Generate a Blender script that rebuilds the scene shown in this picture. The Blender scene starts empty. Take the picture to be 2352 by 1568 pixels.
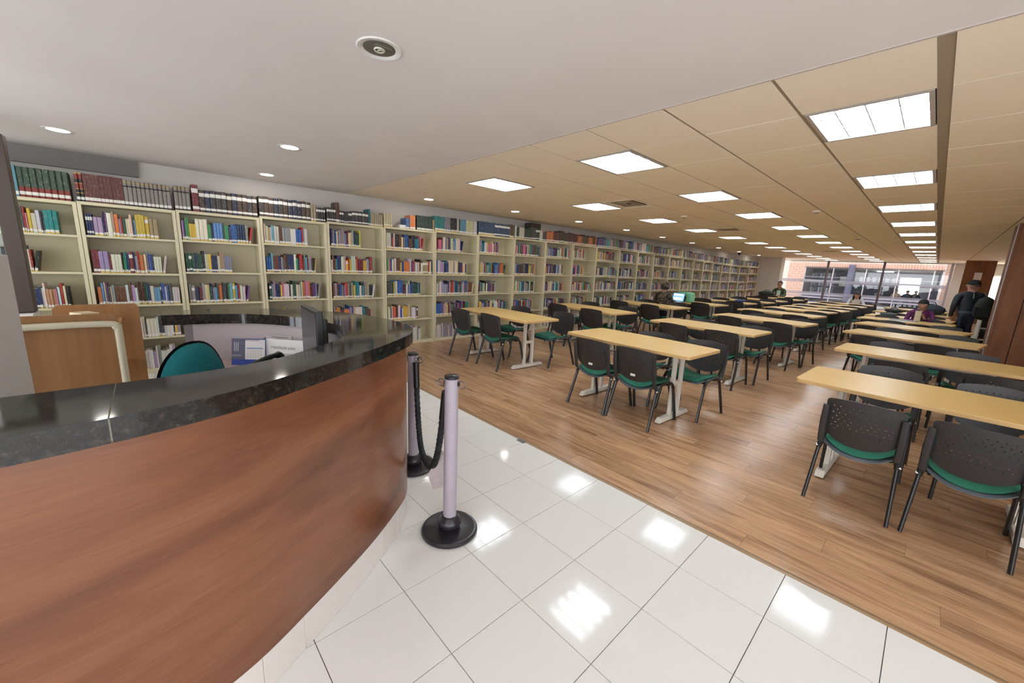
import bpy, bmesh, math, random
from mathutils import Vector, Matrix
random.seed(7)
S = bpy.context.scene
C = S.collection
PI = math.pi
D = bpy.data

# ------------------------------------------------------------------ camera, sky, exposure
cd = D.cameras.new('camera'); cam = D.objects.new('camera', cd); C.objects.link(cam)
S.camera = cam
H = 1.48
yaw, pit, rol, F = -0.816, -0.194, -0.0458, 895.5
fw = Vector((math.sin(yaw) * math.cos(pit), math.cos(yaw) * math.cos(pit), math.sin(pit)))
rt = Vector((math.cos(yaw), -math.sin(yaw), 0.0))
dn = fw.cross(rt)
rx = rt * math.cos(rol) + dn * math.sin(rol)
dy = -rt * math.sin(rol) + dn * math.cos(rol)
M = Matrix((( rx.x, -dy.x, -fw.x), (rx.y, -dy.y, -fw.y), (rx.z, -dy.z, -fw.z))).to_4x4()
M.translation = (0, 0, H)
cam.matrix_world = M
cd.sensor_width = 36.0
cd.lens = 36.0 * F / 2352.0
cd.clip_start = 0.05; cd.clip_end = 200
def project(p):
    d = Vector(p) - Vector((0, 0, H))
    w = d.dot(fw)
    if w < 0.05: return None
    return 1176 + F * d.dot(rx) / w, 784 + F * d.dot(dy) / w

W = D.worlds.new('world'); S.world = W; W.use_nodes = True
bg = W.node_tree.nodes['Background']
bg.inputs[0].default_value = (0.93, 0.96, 1.0, 1)
bg.inputs[1].default_value = 2.7
PANEL_STRENGTH = 27.0
SPOT_STRENGTH = 22.0
S.view_settings.view_transform = 'Standard'
S.view_settings.look = 'None'
S.view_settings.gamma = 1.0
S.view_settings.use_curve_mapping = False
S.view_settings.exposure = 0.75
S.cycles.max_bounces = 10
S.cycles.diffuse_bounces = 5
S.cycles.sample_clamp_indirect = 6

# ------------------------------------------------------------------ materials
MATS = {}
def mat(name, col=(.8, .8, .8), rough=.5, metal=0., spec=.5, emit=None, strength=0., coat=0.):
    if name in MATS: return MATS[name]
    m = D.materials.new(name); m.use_nodes = True
    b = m.node_tree.nodes['Principled BSDF']
    b.inputs['Base Color'].default_value = (*col, 1)
    b.inputs['Roughness'].default_value = rough
    b.inputs['Metallic'].default_value = metal
    b.inputs['Specular IOR Level'].default_value = spec
    b.inputs['Coat Weight'].default_value = coat
    if emit:
        b.inputs['Emission Color'].default_value = (*emit, 1)
        b.inputs['Emission Strength'].default_value = strength
    MATS[name] = m
    return m
class NT:
    def __init__(s, m): s.m = m; s.t = m.node_tree; s.b = s.t.nodes['Principled BSDF']
    def n(s, typ, **kw):
        x = s.t.nodes.new(typ)
        for k, v in kw.items():
            if k == 'inp':
                for a, c in v.items(): x.inputs[a].default_value = c
            else: setattr(x, k, v)
        return x
    def l(s, a, b): s.t.links.new(a, b)
    def ramp(s, fac, stops):
        r = s.n('ShaderNodeValToRGB'); s.l(fac, r.inputs[0])
        e = r.color_ramp.elements
        while len(e) < len(stops): e.new(0.5)
        for i, (p, c) in enumerate(stops): e[i].position = p; e[i].color = (*c, 1)
        return r.outputs[0]
    def math(s, op, a, b=None):
        x = s.n('ShaderNodeMath', operation=op)
        for i, v in enumerate((a, b)):
            if v is None: continue
            if isinstance(v, (int, float)): x.inputs[i].default_value = v
            else: s.l(v, x.inputs[i])
        return x.outputs[0]
    def mix(s, typ, fac, a, b):
        x = s.n('ShaderNodeMix', data_type='RGBA', blend_type=typ)
        for i, v in ((0, fac), (6, a), (7, b)):
            if isinstance(v, (int, float)): x.inputs[i].default_value = v
            elif isinstance(v, tuple): x.inputs[i].default_value = (*v, 1)
            else: s.l(v, x.inputs[i])
        return x.outputs[2]
    def bump(s, h, strength=.2, dist=.002):
        x = s.n('ShaderNodeBump'); x.inputs['Strength'].default_value = strength; x.inputs['Distance'].default_value = dist
        s.l(h, x.inputs['Height']); s.l(x.outputs[0], s.b.inputs['Normal'])
def noisy(name, c1, c2, scale=8., rough=.5, stretch=(1, 1, 1), detail=4., coord='Object', bump=0., spec=.5, lo=.35, hi=.65, **kw):
    m = mat(name, c1, rough, spec=spec, **kw)
    if m.get('done'): return m
    m['done'] = 1
    t = NT(m)
    tc = t.n('ShaderNodeTexCoord'); mp = t.n('ShaderNodeMapping'); mp.inputs['Scale'].default_value = stretch
    t.l(tc.outputs[coord], mp.inputs[0])
    no = t.n('ShaderNodeTexNoise', inp={'Scale': scale, 'Detail': detail})
    t.l(mp.outputs[0], no.inputs['Vector'])
    t.l(t.ramp(no.outputs[0], [(lo, c1), (hi, c2)]), t.b.inputs['Base Color'])
    if bump: t.bump(no.outputs[0], bump)
    return m

m_plaster = noisy('plaster ceiling paint', (.70, .655, .63), (.73, .69, .665), 1.2, .9, coord='Object')
m_ceil = noisy('mineral ceiling tile', (.80, .71, .555), (.83, .74, .59), 60, .95, coord='Object')
m_rail = mat('ceiling slot rail', (.30, .24, .165), .9)
m_wall = noisy('painted wall', (.60, .57, .55), (.64, .61, .585), 2, .85)
m_wallw = noisy('white painted wall', (.66, .645, .61), (.69, .675, .64), 2, .8)
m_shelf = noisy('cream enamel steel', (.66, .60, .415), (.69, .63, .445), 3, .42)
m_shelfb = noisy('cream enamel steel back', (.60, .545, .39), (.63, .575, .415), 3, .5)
m_tablet = noisy('maple laminate', (.66, .43, .15), (.70, .465, .175), 5, .32, stretch=(1.2, 14, 1), detail=6)
m_tabedge = mat('beech edge band', (.60, .38, .16), .4)
m_leg = noisy('cream steel leg', (.66, .62, .54), (.70, .66, .575), 4, .4)
m_black = mat('black steel tube', (.018, .017, .018), .35)
m_plastic = noisy('charcoal plastic', (.024, .0225, .023), (.030, .028, .029), 200, .42)
m_shell = mat('grey plastic shell', (.085, .10, .115), .45)
m_green = noisy('green seat fabric', (.010, .105, .062), (.014, .135, .082), 300, .9)
m_chrome = mat('bolt steel', (.6, .6, .6), .25, 1)
m_label = mat('white sticker', (.75, .74, .74), .6)
m_granite = mat('black granite', (.02, .02, .02), .07)
m_pole = noisy('lavender grey paint', (.37, .325, .375), (.41, .36, .41), 6, .4)
m_rubber = mat('black rubber base', (.022, .020, .024), .28)
m_rope = mat('black twisted rope', (.012, .013, .016), .6)
m_tile = mat('polished white floor tile', (.82, .815, .79), .09, spec=.33)
m_skirt = noisy('pinkish white skirting tile', (.68, .62, .58), (.71, .65, .61), 4, .15)
m_grout = mat('tile grout', (.36, .33, .31), .8)
m_lining = noisy('lavender counter lining', (.44, .39, .40), (.47, .42, .43), 3, .7)
m_teal = noisy('teal seat fabric', (.004, .135, .155), (.006, .16, .175), 300, .9)
m_cart = noisy('oak veneer', (.27, .128, .044), (.335, .165, .060), 3, .45, stretch=(7, .5, 7), detail=5)
m_cartin = noisy('light veneer', (.46, .24, .09), (.50, .27, .105), 3, .45, stretch=(6, .8, 6))
m_tube = mat('cream tube', (.60, .56, .42), .35)
m_frame = mat('dark wood window frame', (.055, .036, .026), .45)
m_alu = mat('grey aluminium', (.42, .42, .46), .4, .3)
m_mull = mat('bronze mullion', (.075, .055, .06), .45)
m_paper = mat('white paper', (.74, .72, .73), .8)
m_ink = mat('print ink', (.10, .09, .10), .8)
m_blue = mat('calendar blue', (.02, .05, .30), .6)
m_lblue = mat('calendar pale blue', (.22, .30, .55), .6)
m_slate = mat('calendar slate', (.10, .10, .15), .6)
m_screen = mat('monitor glass', (.05, .045, .05), .3)
m_case = mat('monitor case', (.010, .010, .011), .4)
m_skin = mat('skin', (.42, .22, .15), .6)
m_hair = mat('dark hair', (.012, .009, .010), .6)
m_brickjoint = mat('mortar', (.55, .46, .42), .9)
m_louv = mat('white louvre', (.62, .68, .72), .35)
m_panel = mat('tube light diffuser', (.9, .95, 1), .5, emit=(.86, .94, 1.0), strength=PANEL_STRENGTH)
m_spot = mat('downlight lamp', (1, 1, 1), .5, emit=(1.0, .95, .86), strength=SPOT_STRENGTH)
m_trimw = mat('white lamp ring', (.72, .70, .68), .4)
m_refl = mat('lamp reflector', (.45, .45, .42), .2, .8)
m_bulb = mat('unlit lamp glass', (.55, .54, .46), .2)

def mk_wood_floor():
    m = mat('laminate planks', (.5, .3, .15), .22)
    t = NT(m); g = t.n('ShaderNodeNewGeometry'); sp = t.n('ShaderNodeSeparateXYZ'); t.l(g.outputs['Position'], sp.inputs[0])
    row = t.math('FLOOR', t.math('DIVIDE', t.math('SUBTRACT', sp.outputs[1], PY0), PWID))
    off = t.math('MULTIPLY', t.math('FRACT', t.math('MULTIPLY', row, .37)), PLEN)
    col = t.math('FLOOR', t.math('DIVIDE', t.math('ADD', t.math('SUBTRACT', sp.outputs[0], PX0), off), PLEN))
    cb = t.n('ShaderNodeCombineXYZ'); t.l(row, cb.inputs[0]); t.l(col, cb.inputs[1])
    wn = t.n('ShaderNodeTexWhiteNoise'); t.l(cb.outputs[0], wn.inputs[0])
    ad = t.n('ShaderNodeVectorMath', operation='MULTIPLY_ADD'); ad.inputs[1].default_value = (30, 30, 30)
    t.l(wn.outputs['Color'], ad.inputs[0]); t.l(g.outputs['Position'], ad.inputs[2])
    mp = t.n('ShaderNodeMapping'); mp.inputs['Scale'].default_value = (1.0, 10, 1); t.l(ad.outputs[0], mp.inputs[0])
    n1 = t.n('ShaderNodeTexNoise', inp={'Scale': 1.6, 'Detail': 8., 'Roughness': .62, 'Distortion': .6}); t.l(mp.outputs[0], n1.inputs['Vector'])
    mp2 = t.n('ShaderNodeMapping'); mp2.inputs['Scale'].default_value = (3, 60, 1); t.l(ad.outputs[0], mp2.inputs[0])
    n2 = t.n('ShaderNodeTexNoise', inp={'Scale': 2., 'Detail': 5.}); t.l(mp2.outputs[0], n2.inputs['Vector'])
    base = t.ramp(n1.outputs[0], [(.26, (.20, .105, .056)), (.40, (.38, .215, .12)), (.55, (.53, .32, .18)), (.75, (.63, .40, .235))])
    fine = t.ramp(n2.outputs[0], [(.3, (.82, .80, .78)), (.6, (1.04, 1.04, 1.04))])
    c = t.mix('MULTIPLY', 1., base, fine)
    tone = t.ramp(wn.outputs['Value'], [(0., (.84, .82, .80)), (1., (1.10, 1.10, 1.10))])
    c = t.mix('MULTIPLY', 1., c, tone)
    t.l(c, t.b.inputs['Base Color'])
    t.bump(n2.outputs[0], .06, .001)
    return m
PX0, PY0, PWID, PLEN = -6.6, 2.2555, .165, 1.22
m_plank = mk_wood_floor()
def mk_cherry(name, c1, c2, c3, vert=False, rough=.22):
    m = mat(name, c1, rough, spec=.25 if vert else .5)
    t = NT(m); g = t.n('ShaderNodeNewGeometry'); mp = t.n('ShaderNodeMapping')
    mp.inputs['Scale'].default_value = (3.2, 3.2, .35) if vert else (.55, .55, 2.6)
    mp.inputs['Rotation'].default_value = (0, .0, 0) if vert else (.12, .10, 0)
    t.l(g.outputs['Position'], mp.inputs[0])
    n = t.n('ShaderNodeTexNoise', inp={'Scale': 1.5, 'Detail': 7., 'Roughness': .55, 'Distortion': .8}); t.l(mp.outputs[0], n.inputs['Vector'])
    mp2 = t.n('ShaderNodeMapping'); mp2.inputs['Scale'].default_value = (40, 40, 2) if vert else (4, 4, 70); t.l(g.outputs['Position'], mp2.inputs[0])
    n2 = t.n('ShaderNodeTexNoise', inp={'Scale': 2., 'Detail': 3.}); t.l(mp2.outputs[0], n2.inputs['Vector'])
    a = t.ramp(n.outputs[0], [(.3, c1), (.5, c2), (.7, c3)])
    f = t.ramp(n2.outputs[0], [(.3, (.90, .89, .88)), (.65, (1.04, 1.06, 1.06))])
    t.l(t.mix('MULTIPLY', 1., a, f), t.b.inputs['Base Color'])
    return m
m_cherry = mk_cherry('cherry veneer', (.095, .033, .016), (.19, .069, .031), (.245, .098, .046), rough=.24)
m_pillarw = mk_cherry('walnut cladding', (.13, .050, .024), (.215, .088, .042), (.27, .118, .058), True, .6)
def mk_granite():
    t = NT(m_granite); g = t.n('ShaderNodeNewGeometry')
    v = t.n('ShaderNodeTexVoronoi', inp={'Scale': 160.}); t.l(g.outputs['Position'], v.inputs['Vector'])
    n = t.n('ShaderNodeTexNoise', inp={'Scale': 55., 'Detail': 5.}); t.l(g.outputs['Position'], n.inputs['Vector'])
    a = t.ramp(n.outputs[0], [(.40, (.014, .013, .012)), (.56, (.024, .021, .019)), (.66, (.048, .038, .028)), (.78, (.085, .072, .056))])
    b = t.ramp(v.outputs['Distance'], [(.0, (1.3, 1.3, 1.3)), (.5, (.7, .7, .7))])
    t.l(t.mix('MULTIPLY', 1., a, b), t.b.inputs['Base Color'])
mk_granite()
def mk_brick():
    m = noisy('fired brick', (.50, .30, .23), (.60, .38, .30), 3, .9)
    return m
m_brick = mk_brick()
def mk_glass(name, tint=(1, 1, 1), refl=.12):
    m = D.materials.new(name); m.use_nodes = True
    t = m.node_tree; t.nodes.clear()
    o = t.nodes.new('ShaderNodeOutputMaterial'); mx = t.nodes.new('ShaderNodeMixShader')
    tr = t.nodes.new('ShaderNodeBsdfTransparent'); tr.inputs[0].default_value = (*tint, 1)
    gl = t.nodes.new('ShaderNodeBsdfGlossy'); gl.inputs['Roughness'].default_value = .02
    lw = t.nodes.new('ShaderNodeLayerWeight'); lw.inputs[0].default_value = .25
    mu = t.nodes.new('ShaderNodeMath'); mu.operation = 'MULTIPLY_ADD'; mu.inputs[1].default_value = .6 if refl > 0 else .12; mu.inputs[2].default_value = refl * .4
    t.links.new(lw.outputs['Fresnel'], mu.inputs[0]); t.links.new(mu.outputs[0], mx.inputs[0])
    t.links.new(tr.outputs[0], mx.inputs[1]); t.links.new(gl.outputs[0], mx.inputs[2]); t.links.new(mx.outputs[0], o.inputs[0])
    MATS[name] = m
    return m
m_glass = mk_glass('clear glass', (.97, .98, .97))
m_glassg = mk_glass('greenish partition glass', (.80, .86, .78), .1)
def mk_frost():
    m = D.materials.new('frosted film'); m.use_nodes = True
    t = m.node_tree; t.nodes.clear()
    o = t.nodes.new('ShaderNodeOutputMaterial'); mx = t.nodes.new('ShaderNodeMixShader'); mx.inputs[0].default_value = .45
    tr = t.nodes.new('ShaderNodeBsdfTransparent')
    tl = t.nodes.new('ShaderNodeBsdfTranslucent'); tl.inputs[0].default_value = (.72, .72, .82, 1)
    t.links.new(tr.outputs[0], mx.inputs[1]); t.links.new(tl.outputs[0], mx.inputs[2]); t.links.new(mx.outputs[0], o.inputs[0])
    return m
m_frost = mk_frost()
def mk_cover(name, attr):
    m = mat(name, (.5, .5, .5), .5)
    t = NT(m)
    if attr:
        c = t.n('ShaderNodeVertexColor', layer_name='Col').outputs[0]
        g = t.n('ShaderNodeNewGeometry').outputs['Position']; sc = (9, 160, 40)
    else:
        c = t.n('ShaderNodeObjectInfo').outputs['Color']
        g = t.n('ShaderNodeNewGeometry').outputs['Position']; sc = (9, 160, 40)
    mp = t.n('ShaderNodeMapping'); mp.inputs['Scale'].default_value = sc; t.l(g, mp.inputs[0])
    n = t.n('ShaderNodeTexNoise', inp={'Scale': 1., 'Detail': 2.}); t.l(mp.outputs[0], n.inputs['Vector'])
    f = t.ramp(n.outputs[0], [(.58, (0, 0, 0)), (.68, (.32, .32, .32))])
    t.l(t.mix('MIX', f, c, (.55, .52, .46)), t.b.inputs['Base Color'])
    return m
m_cov = mk_cover('book cover', False)
m_cova = mk_cover('book cover massed', True)
m_pages = mat('book pages', (.62, .58, .48), .9)
m_tag = mat('white spine label', (.76, .75, .72), .7)
m_tagy = mat('yellow spine tag', (.62, .44, .10), .7)
m_gold = mat('gilt band', (.40, .26, .07), .4)
m_redb = mat('red spine band', (.22, .035, .03), .5)
m_dkband = mat('dark spine band', (.018, .018, .02), .5)

# ------------------------------------------------------------------ mesh helpers
class MB:
    def __init__(s): s.v = []; s.f = []; s.m = []; s.s = []; s.col = []
    def face(s, idx, mi=0, sm=False, col=None): s.f.append(idx); s.m.append(mi); s.s.append(sm); s.col.append(col)
    def box(s, lo, hi, mi=0, rot=None, org=None, col=None, mis=None):
        b = len(s.v)
        pts = [Vector((x, y, z)) for x in (lo[0], hi[0]) for y in (lo[1], hi[1]) for z in (lo[2], hi[2])]
        if rot is not None:
            o = Vector(org if org is not None else (0, 0, 0)); pts = [o + rot @ (p - o) for p in pts]
        s.v += [tuple(p) for p in pts]
        for k, q in enumerate(((0, 1, 3, 2), (4, 6, 7, 5), (0, 4, 5, 1), (2, 3, 7, 6), (0, 2, 6, 4), (1, 5, 7, 3))):   # -x +x -y +y -z +z
            s.face([b + i for i in q], mis[k] if mis else mi, False, col)
        return s
    def prism(s, poly, z0, z1, mi=0, mtop=None, sm=False):
        n = len(poly); b = len(s.v)
        s.v += [(x, y, z0) for x, y in poly] + [(x, y, z1) for x, y in poly]
        s.face([b + i for i in reversed(range(n))], mi); s.face([b + n + i for i in range(n)], mtop if mtop is not None else mi)
        for i in range(n):
            j = (i + 1) % n; s.face([b + i, b + j, b + n + j, b + n + i], mi, sm)
        return s
    def strip(s, A, B, z0, z1, mi=0, sm=True):
        """solid between two plan polylines A (outer) and B (inner) with the same number of points"""
        n = len(A); b = len(s.v)
        for P in (A, B):
            for z in (z0, z1): s.v += [(p[0], p[1], z) for p in P]
        a0, a1, b0, b1 = b, b + n, b + 2 * n, b + 3 * n
        for i in range(n - 1):
            s.face([a0 + i, a0 + i + 1, a1 + i + 1, a1 + i], mi, sm)
            s.face([b0 + i + 1, b0 + i, b1 + i, b1 + i + 1], mi, sm)
            s.face([a1 + i, a1 + i + 1, b1 + i + 1, b1 + i], mi)
            s.face([a0 + i + 1, a0 + i, b0 + i, b0 + i + 1], mi)
        s.face([a0, a1, b1, b0], mi); s.face([a0 + n - 1, b0 + n - 1, b1 + n - 1, a1 + n - 1], mi)
        return s
    def tube(s, path, r, n=8, mi=0, cap=True, sy=1.):
        P = [Vector(p) for p in path]; b = len(s.v); k = len(P)
        up = Vector((0, 0, 1))
        prev = None
        for i, p in enumerate(P):
            t = (P[min(i + 1, k - 1)] - P[max(i - 1, 0)]).normalized()
            if prev is None:
                a = up if abs(t.dot(up)) < .9 else Vector((1, 0, 0))
                u = t.cross(a).normalized()
            else:
                u = prev - t * prev.dot(t); u.normalize()
            prev = u; w = t.cross(u)
            rr = r[i] if isinstance(r, (list, tuple)) else r
            s.v += [tuple(p + u * (rr * math.cos(2 * PI * j / n)) + w * (rr * sy * math.sin(2 * PI * j / n))) for j in range(n)]
        for i in range(k - 1):
            for j in range(n):
                q = (j + 1) % n
                s.face([b + i * n + j, b + i * n + q, b + (i + 1) * n + q, b + (i + 1) * n + j], mi, True)
        if cap:
            s.face([b + j for j in reversed(range(n))], mi); s.face([b + (k - 1) * n + j for j in range(n)], mi)
        return s
    def lathe(s, prof, n=24, mi=0, c=(0, 0, 0), sx=1., sy=1.):
        b = len(s.v); k = len(prof)
        for r, z in prof: s.v += [(c[0] + sx * r * math.cos(2 * PI * j / n), c[1] + sy * r * math.sin(2 * PI * j / n), c[2] + z) for j in range(n)]
        for i in range(k - 1):
            for j in range(n):
                q = (j + 1) % n
                s.face([b + i * n + j, b + i * n + q, b + (i + 1) * n + q, b + (i + 1) * n + j], mi, True)
        if prof[0][0] > 1e-4: s.face([b + j for j in reversed(range(n))], mi)
        if prof[-1][0] > 1e-4: s.face([b + (k - 1) * n + j for j in range(n)], mi)
        return s
    def ball(s, c, r, n=12, k=8, mi=0, sx=1., sy=1., sz=1.):
        pr = [(max(1e-5, math.sin(PI * i / k)) * r, -math.cos(PI * i / k) * r * sz) for i in range(k + 1)]
        return s.lathe(pr, n, mi, c, sx, sy)
    def torus(s, c, R, r, axis='y', n=16, k=6, mi=0):
        pts = []
        for i in range(n + 1):
            a = 2 * PI * i / n
            d = {'y': (math.cos(a), 0, math.sin(a)), 'x': (0, math.cos(a), math.sin(a)), 'z': (math.cos(a), math.sin(a), 0)}[axis]
            pts.append(tuple(c[q] + R * d[q] for q in range(3)))
        return s.tube(pts, r, k, mi, cap=False)
    def quadgrid(s, fn, nu, nv, mi=0, sm=True):
        b = len(s.v)
        for j in range(nv + 1):
            for i in range(nu + 1): s.v.append(tuple(fn(i / nu, j / nv)))
        for j in range(nv):
            for i in range(nu):
                a = b + j * (nu + 1) + i
                s.face([a, a + 1, a + nu + 2, a + nu + 1], mi, sm)
        return s
    def mesh(s, name, mats, bevel=0.):
        me = D.meshes.new(name)
        me.from_pydata(s.v, [], s.f)
        mats = mats if isinstance(mats, (list, tuple)) else [mats]
        for m in mats: me.materials.append(m)
        me.polygons.foreach_set('material_index', s.m)
        me.polygons.foreach_set('use_smooth', s.s)
        if any(c is not None for c in s.col):
            ca = me.color_attributes.new('Col', 'FLOAT_COLOR', 'CORNER')
            buf = []
            for f, c in zip(s.f, s.col): buf += list((*(c or (.5, .5, .5)), 1.)) * len(f)
            ca.data.foreach_set('color', buf)
        if bevel or True:
            bm = bmesh.new(); bm.from_mesh(me)
            bmesh.ops.recalc_face_normals(bm, faces=bm.faces)
            if bevel:
                es = [e for e in bm.edges if len(e.link_faces) == 2 and e.calc_face_angle(0) > .6]
                bmesh.ops.bevel(bm, geom=es, offset=bevel, segments=2, affect='EDGES', profile=.6, clamp_overlap=True)
            bm.to_mesh(me); bm.free()
        if not bevel: me.set_sharp_from_angle(angle=.70)
        me.update()
        return me
    def build(s, name, mats, parent=None, bevel=0., loc=None):
        o = D.objects.new(name, s.mesh(name, mats, bevel)); C.objects.link(o)
        if parent is not None: o.parent = parent
        if loc: o.location = loc
        return o
def inst(me, name, parent=None, loc=(0, 0, 0), rz=0., scale=None):
    o = D.objects.new(name, me); C.objects.link(o)
    if parent is not None: o.parent = parent
    o.location = loc; o.rotation_euler = (0, 0, rz)
    if scale: o.scale = scale
    return o
def tag(o, label=None, cat=None, group=None, kind=None):
    if label: o['label'] = label
    if cat: o['category'] = cat
    if group: o['group'] = group
    if kind: o['kind'] = kind
    return o
def thing(name, label, cat, loc=(0, 0, 0), rz=0., group=None):
    o = D.objects.new(name, None); C.objects.link(o); o.empty_display_size = .1
    o.location = loc; o.rotation_euler = (0, 0, rz)
    return tag(o, label, cat, group)
def struct(o): o['kind'] = 'structure'; return o
def dup(root, loc, rz, label=None, scale=None):
    r = root.copy(); C.objects.link(r); r.location = loc; r.rotation_euler = (0, 0, rz)
    if label: r['label'] = label
    if scale: r.scale = scale
    for ch in list(root.children):
        c = ch.copy(); C.objects.link(c); c.parent = r
        for g in list(ch.children):
            d = g.copy(); C.objects.link(d); d.parent = c
    return r
ONES = ['', 'first', 'second', 'third', 'fourth', 'fifth', 'sixth', 'seventh', 'eighth', 'ninth', 'tenth', 'eleventh', 'twelfth', 'thirteenth',
        'fourteenth', 'fifteenth', 'sixteenth', 'seventeenth', 'eighteenth', 'nineteenth']
def ordn(n):
    if n < 20: return ONES[n]
    t, u = divmod(n, 10)
    tens = {2: ('twenty', 'twentieth'), 3: ('thirty', 'thirtieth'), 4: ('forty', 'fortieth'), 5: ('fifty', 'fiftieth'), 6: ('sixty', 'sixtieth')}[t]
    return tens[1] if u == 0 else tens[0] + '-' + ONES[u]
def cr(pts, n=6):
    """Catmull-Rom through plan points"""
    out = []
    P = [pts[0]] + list(pts) + [pts[-1]]
    for i in range(1, len(P) - 2):
        for k in range(n):
            t = k / n; p0, p1, p2, p3 = P[i - 1:i + 3]
            out.append(tuple(.5 * ((2 * p1[q]) + (-p0[q] + p2[q]) * t + (2 * p0[q] - 5 * p1[q] + 4 * p2[q] - p3[q]) * t * t + (-p0[q] + 3 * p1[q] - 3 * p2[q] + p3[q]) * t ** 3) for q in range(len(p1))))
    out.append(tuple(pts[-1])); return out
def resample(pts, n):
    L = [0.]
    for a, b in zip(pts, pts[1:]): L.append(L[-1] + math.dist(a, b))
    out = []; j = 0
    for i in range(n):
        t = L[-1] * i / (n - 1)
        while j < len(L) - 2 and L[j + 1] < t: j += 1
        f = (t - L[j]) / max(1e-9, L[j + 1] - L[j])
        out.append(tuple(pts[j][q] + (pts[j + 1][q] - pts[j][q]) * f for q in range(len(pts[0]))))
    return out
def offset(pts, d):
    out = []
    for i, p in enumerate(pts):
        a = pts[max(i - 1, 0)]; b = pts[min(i + 1, len(pts) - 1)]
        t = Vector((b[0] - a[0], b[1] - a[1])).normalized()
        out.append((p[0] - t.y * d, p[1] + t.x * d))
    return out
def text(name, body, size, parent, loc, rot, m=None, align='LEFT'):
    cu = D.curves.new(name, 'FONT'); cu.body = body; cu.size = size; cu.align_x = align; cu.extrude = .0004
    cu.materials.append(m or m_ink)
    o = D.objects.new(name, cu); C.objects.link(o)
    bpy.context.view_layer.update()
    me = D.meshes.new_from_object(o.evaluated_get(bpy.context.evaluated_depsgraph_get()))
    D.objects.remove(o); D.curves.remove(cu)
    o = D.objects.new(name, me); C.objects.link(o); o.parent = parent; o.location = loc; o.rotation_euler = rot
    return o

CZ = 2.457              # ceiling height
SX = -6.25              # bookcase front
WX = -6.56              # wall behind the bookcases
FARY = 27.4             # window wall
EDGE = 2.2555           # where the tiles meet the planks
TS, TX0, TY0 = .3786, -1.027, 1.479

# ------------------------------------------------------------------ floor: planks and tiles
floor = struct(MB().box((-8.5, -4.2, -.12), (4.2, EDGE, -.012)).box((-8.5, EDGE, -.12), (4.2, 31, -.010)).build('floor', m_grout))
cand = []
row = 0
y = PY0
while y < FARY - .02:
    off = ((row * .37) % 1.) * PLEN
    k = 0
    while True:
        a = PX0 - off + k * PLEN; b = a + PLEN; k += 1
        if a > 3.8: break
        a2, b2 = max(a, PX0), min(b, 3.8)
        if b2 - a2 < .02: continue
        cand.append((a2, b2, y, min(y + PWID, FARY)))
    y += PWID; row += 1
def area2(a, b, c, d):
    q = [project(p) for p in ((a, c, 0), (b, c, 0), (b, d, 0), (a, d, 0))]
    if any(p is None for p in q): return 0
    cx = sum(p[0] for p in q) / 4; cy = sum(p[1] for p in q) / 4
    if not (-60 < cx < 2412 and -60 < cy < 1640): return 0
    if b < -6.2: return 0
    return abs(sum(q[i][0] * q[(i + 1) % 4][1] - q[(i + 1) % 4][0] * q[i][1] for i in range(4))) / 2
cand.sort(key=lambda q: -area2(*q))
pm = {}
def plank_mesh(w):
    w = round(w, 3)
    if w not in pm: pm[w] = MB().box((0, 0, -.010), (w, PWID - .0012, 0)).mesh('plank', m_plank)
    return pm[w]
for a, b, c, d in cand[:280]:
    inst(plank_mesh(b - a - .0012), 'plank', floor, (a, c, 0))
mb = MB()
for a, b, c, d in cand[280:]: mb.box((a, c, -.010), (b - .0012, d - .0012, 0))
tag(mb.build('plank_field', m_plank, floor), kind='stuff')
# tiles near the counter (each its own piece)
tm = {}
j0 = int((-4.0 - TY0) / TS); n_t = 0
rest = MB()
for j in range(j0, 4):
    for i in range(-18, 14):
        x0, y0 = TX0 + i * TS, TY0 + j * TS
        y1 = min(y0 + TS, EDGE - .012)
        if y1 - y0 < .03 or x0 < -7.4 or x0 > 3.9: continue
        q = project((x0 + TS / 2, (y0 + y1) / 2, 0))
        if q and -250 < q[0] < 2500 and 700 < q[1] < 1900:
            key = round(y1 - y0, 3)
            if key not in tm: tm[key] = MB().box((.0017, .0017, -.012), (TS - .0017, y1 - y0 - .0017, 0)).mesh('tile', m_tile)
            inst(tm[key], 'tile', floor, (x0, y0, 0)); n_t += 1
        else:
            rest.box((x0 + .0012, y0 + .0012, -.012), (x0 + TS - .0012, y1 - .0012, 0))
tag(rest.build('tile_field', m_tile, floor), kind='stuff')
tr = struct(MB().prism([(0, 0), (.035, 0), (.030, .004), (.006, .004)], 0, 10.4).build('trim_1', mat('threshold strip', (.30, .19, .10), .35)))
tr.rotation_euler = (PI / 2, 0, PI / 2); tr.location = (-6.6, EDGE - .022, 0)
for o in (tr,): o.rotation_euler = (PI / 2, 0, PI / 2)
clip = MB().box((-.04, -.02, 0), (.04, .02, .006)).build('threshold_clip', mat('grey clip', (.16, .15, .16), .5))
clip.location = (-2.19, EDGE - .03, 0)
tag(clip, 'small grey clip on the wood floor edge beside the white tiles', 'floor clip')

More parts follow.
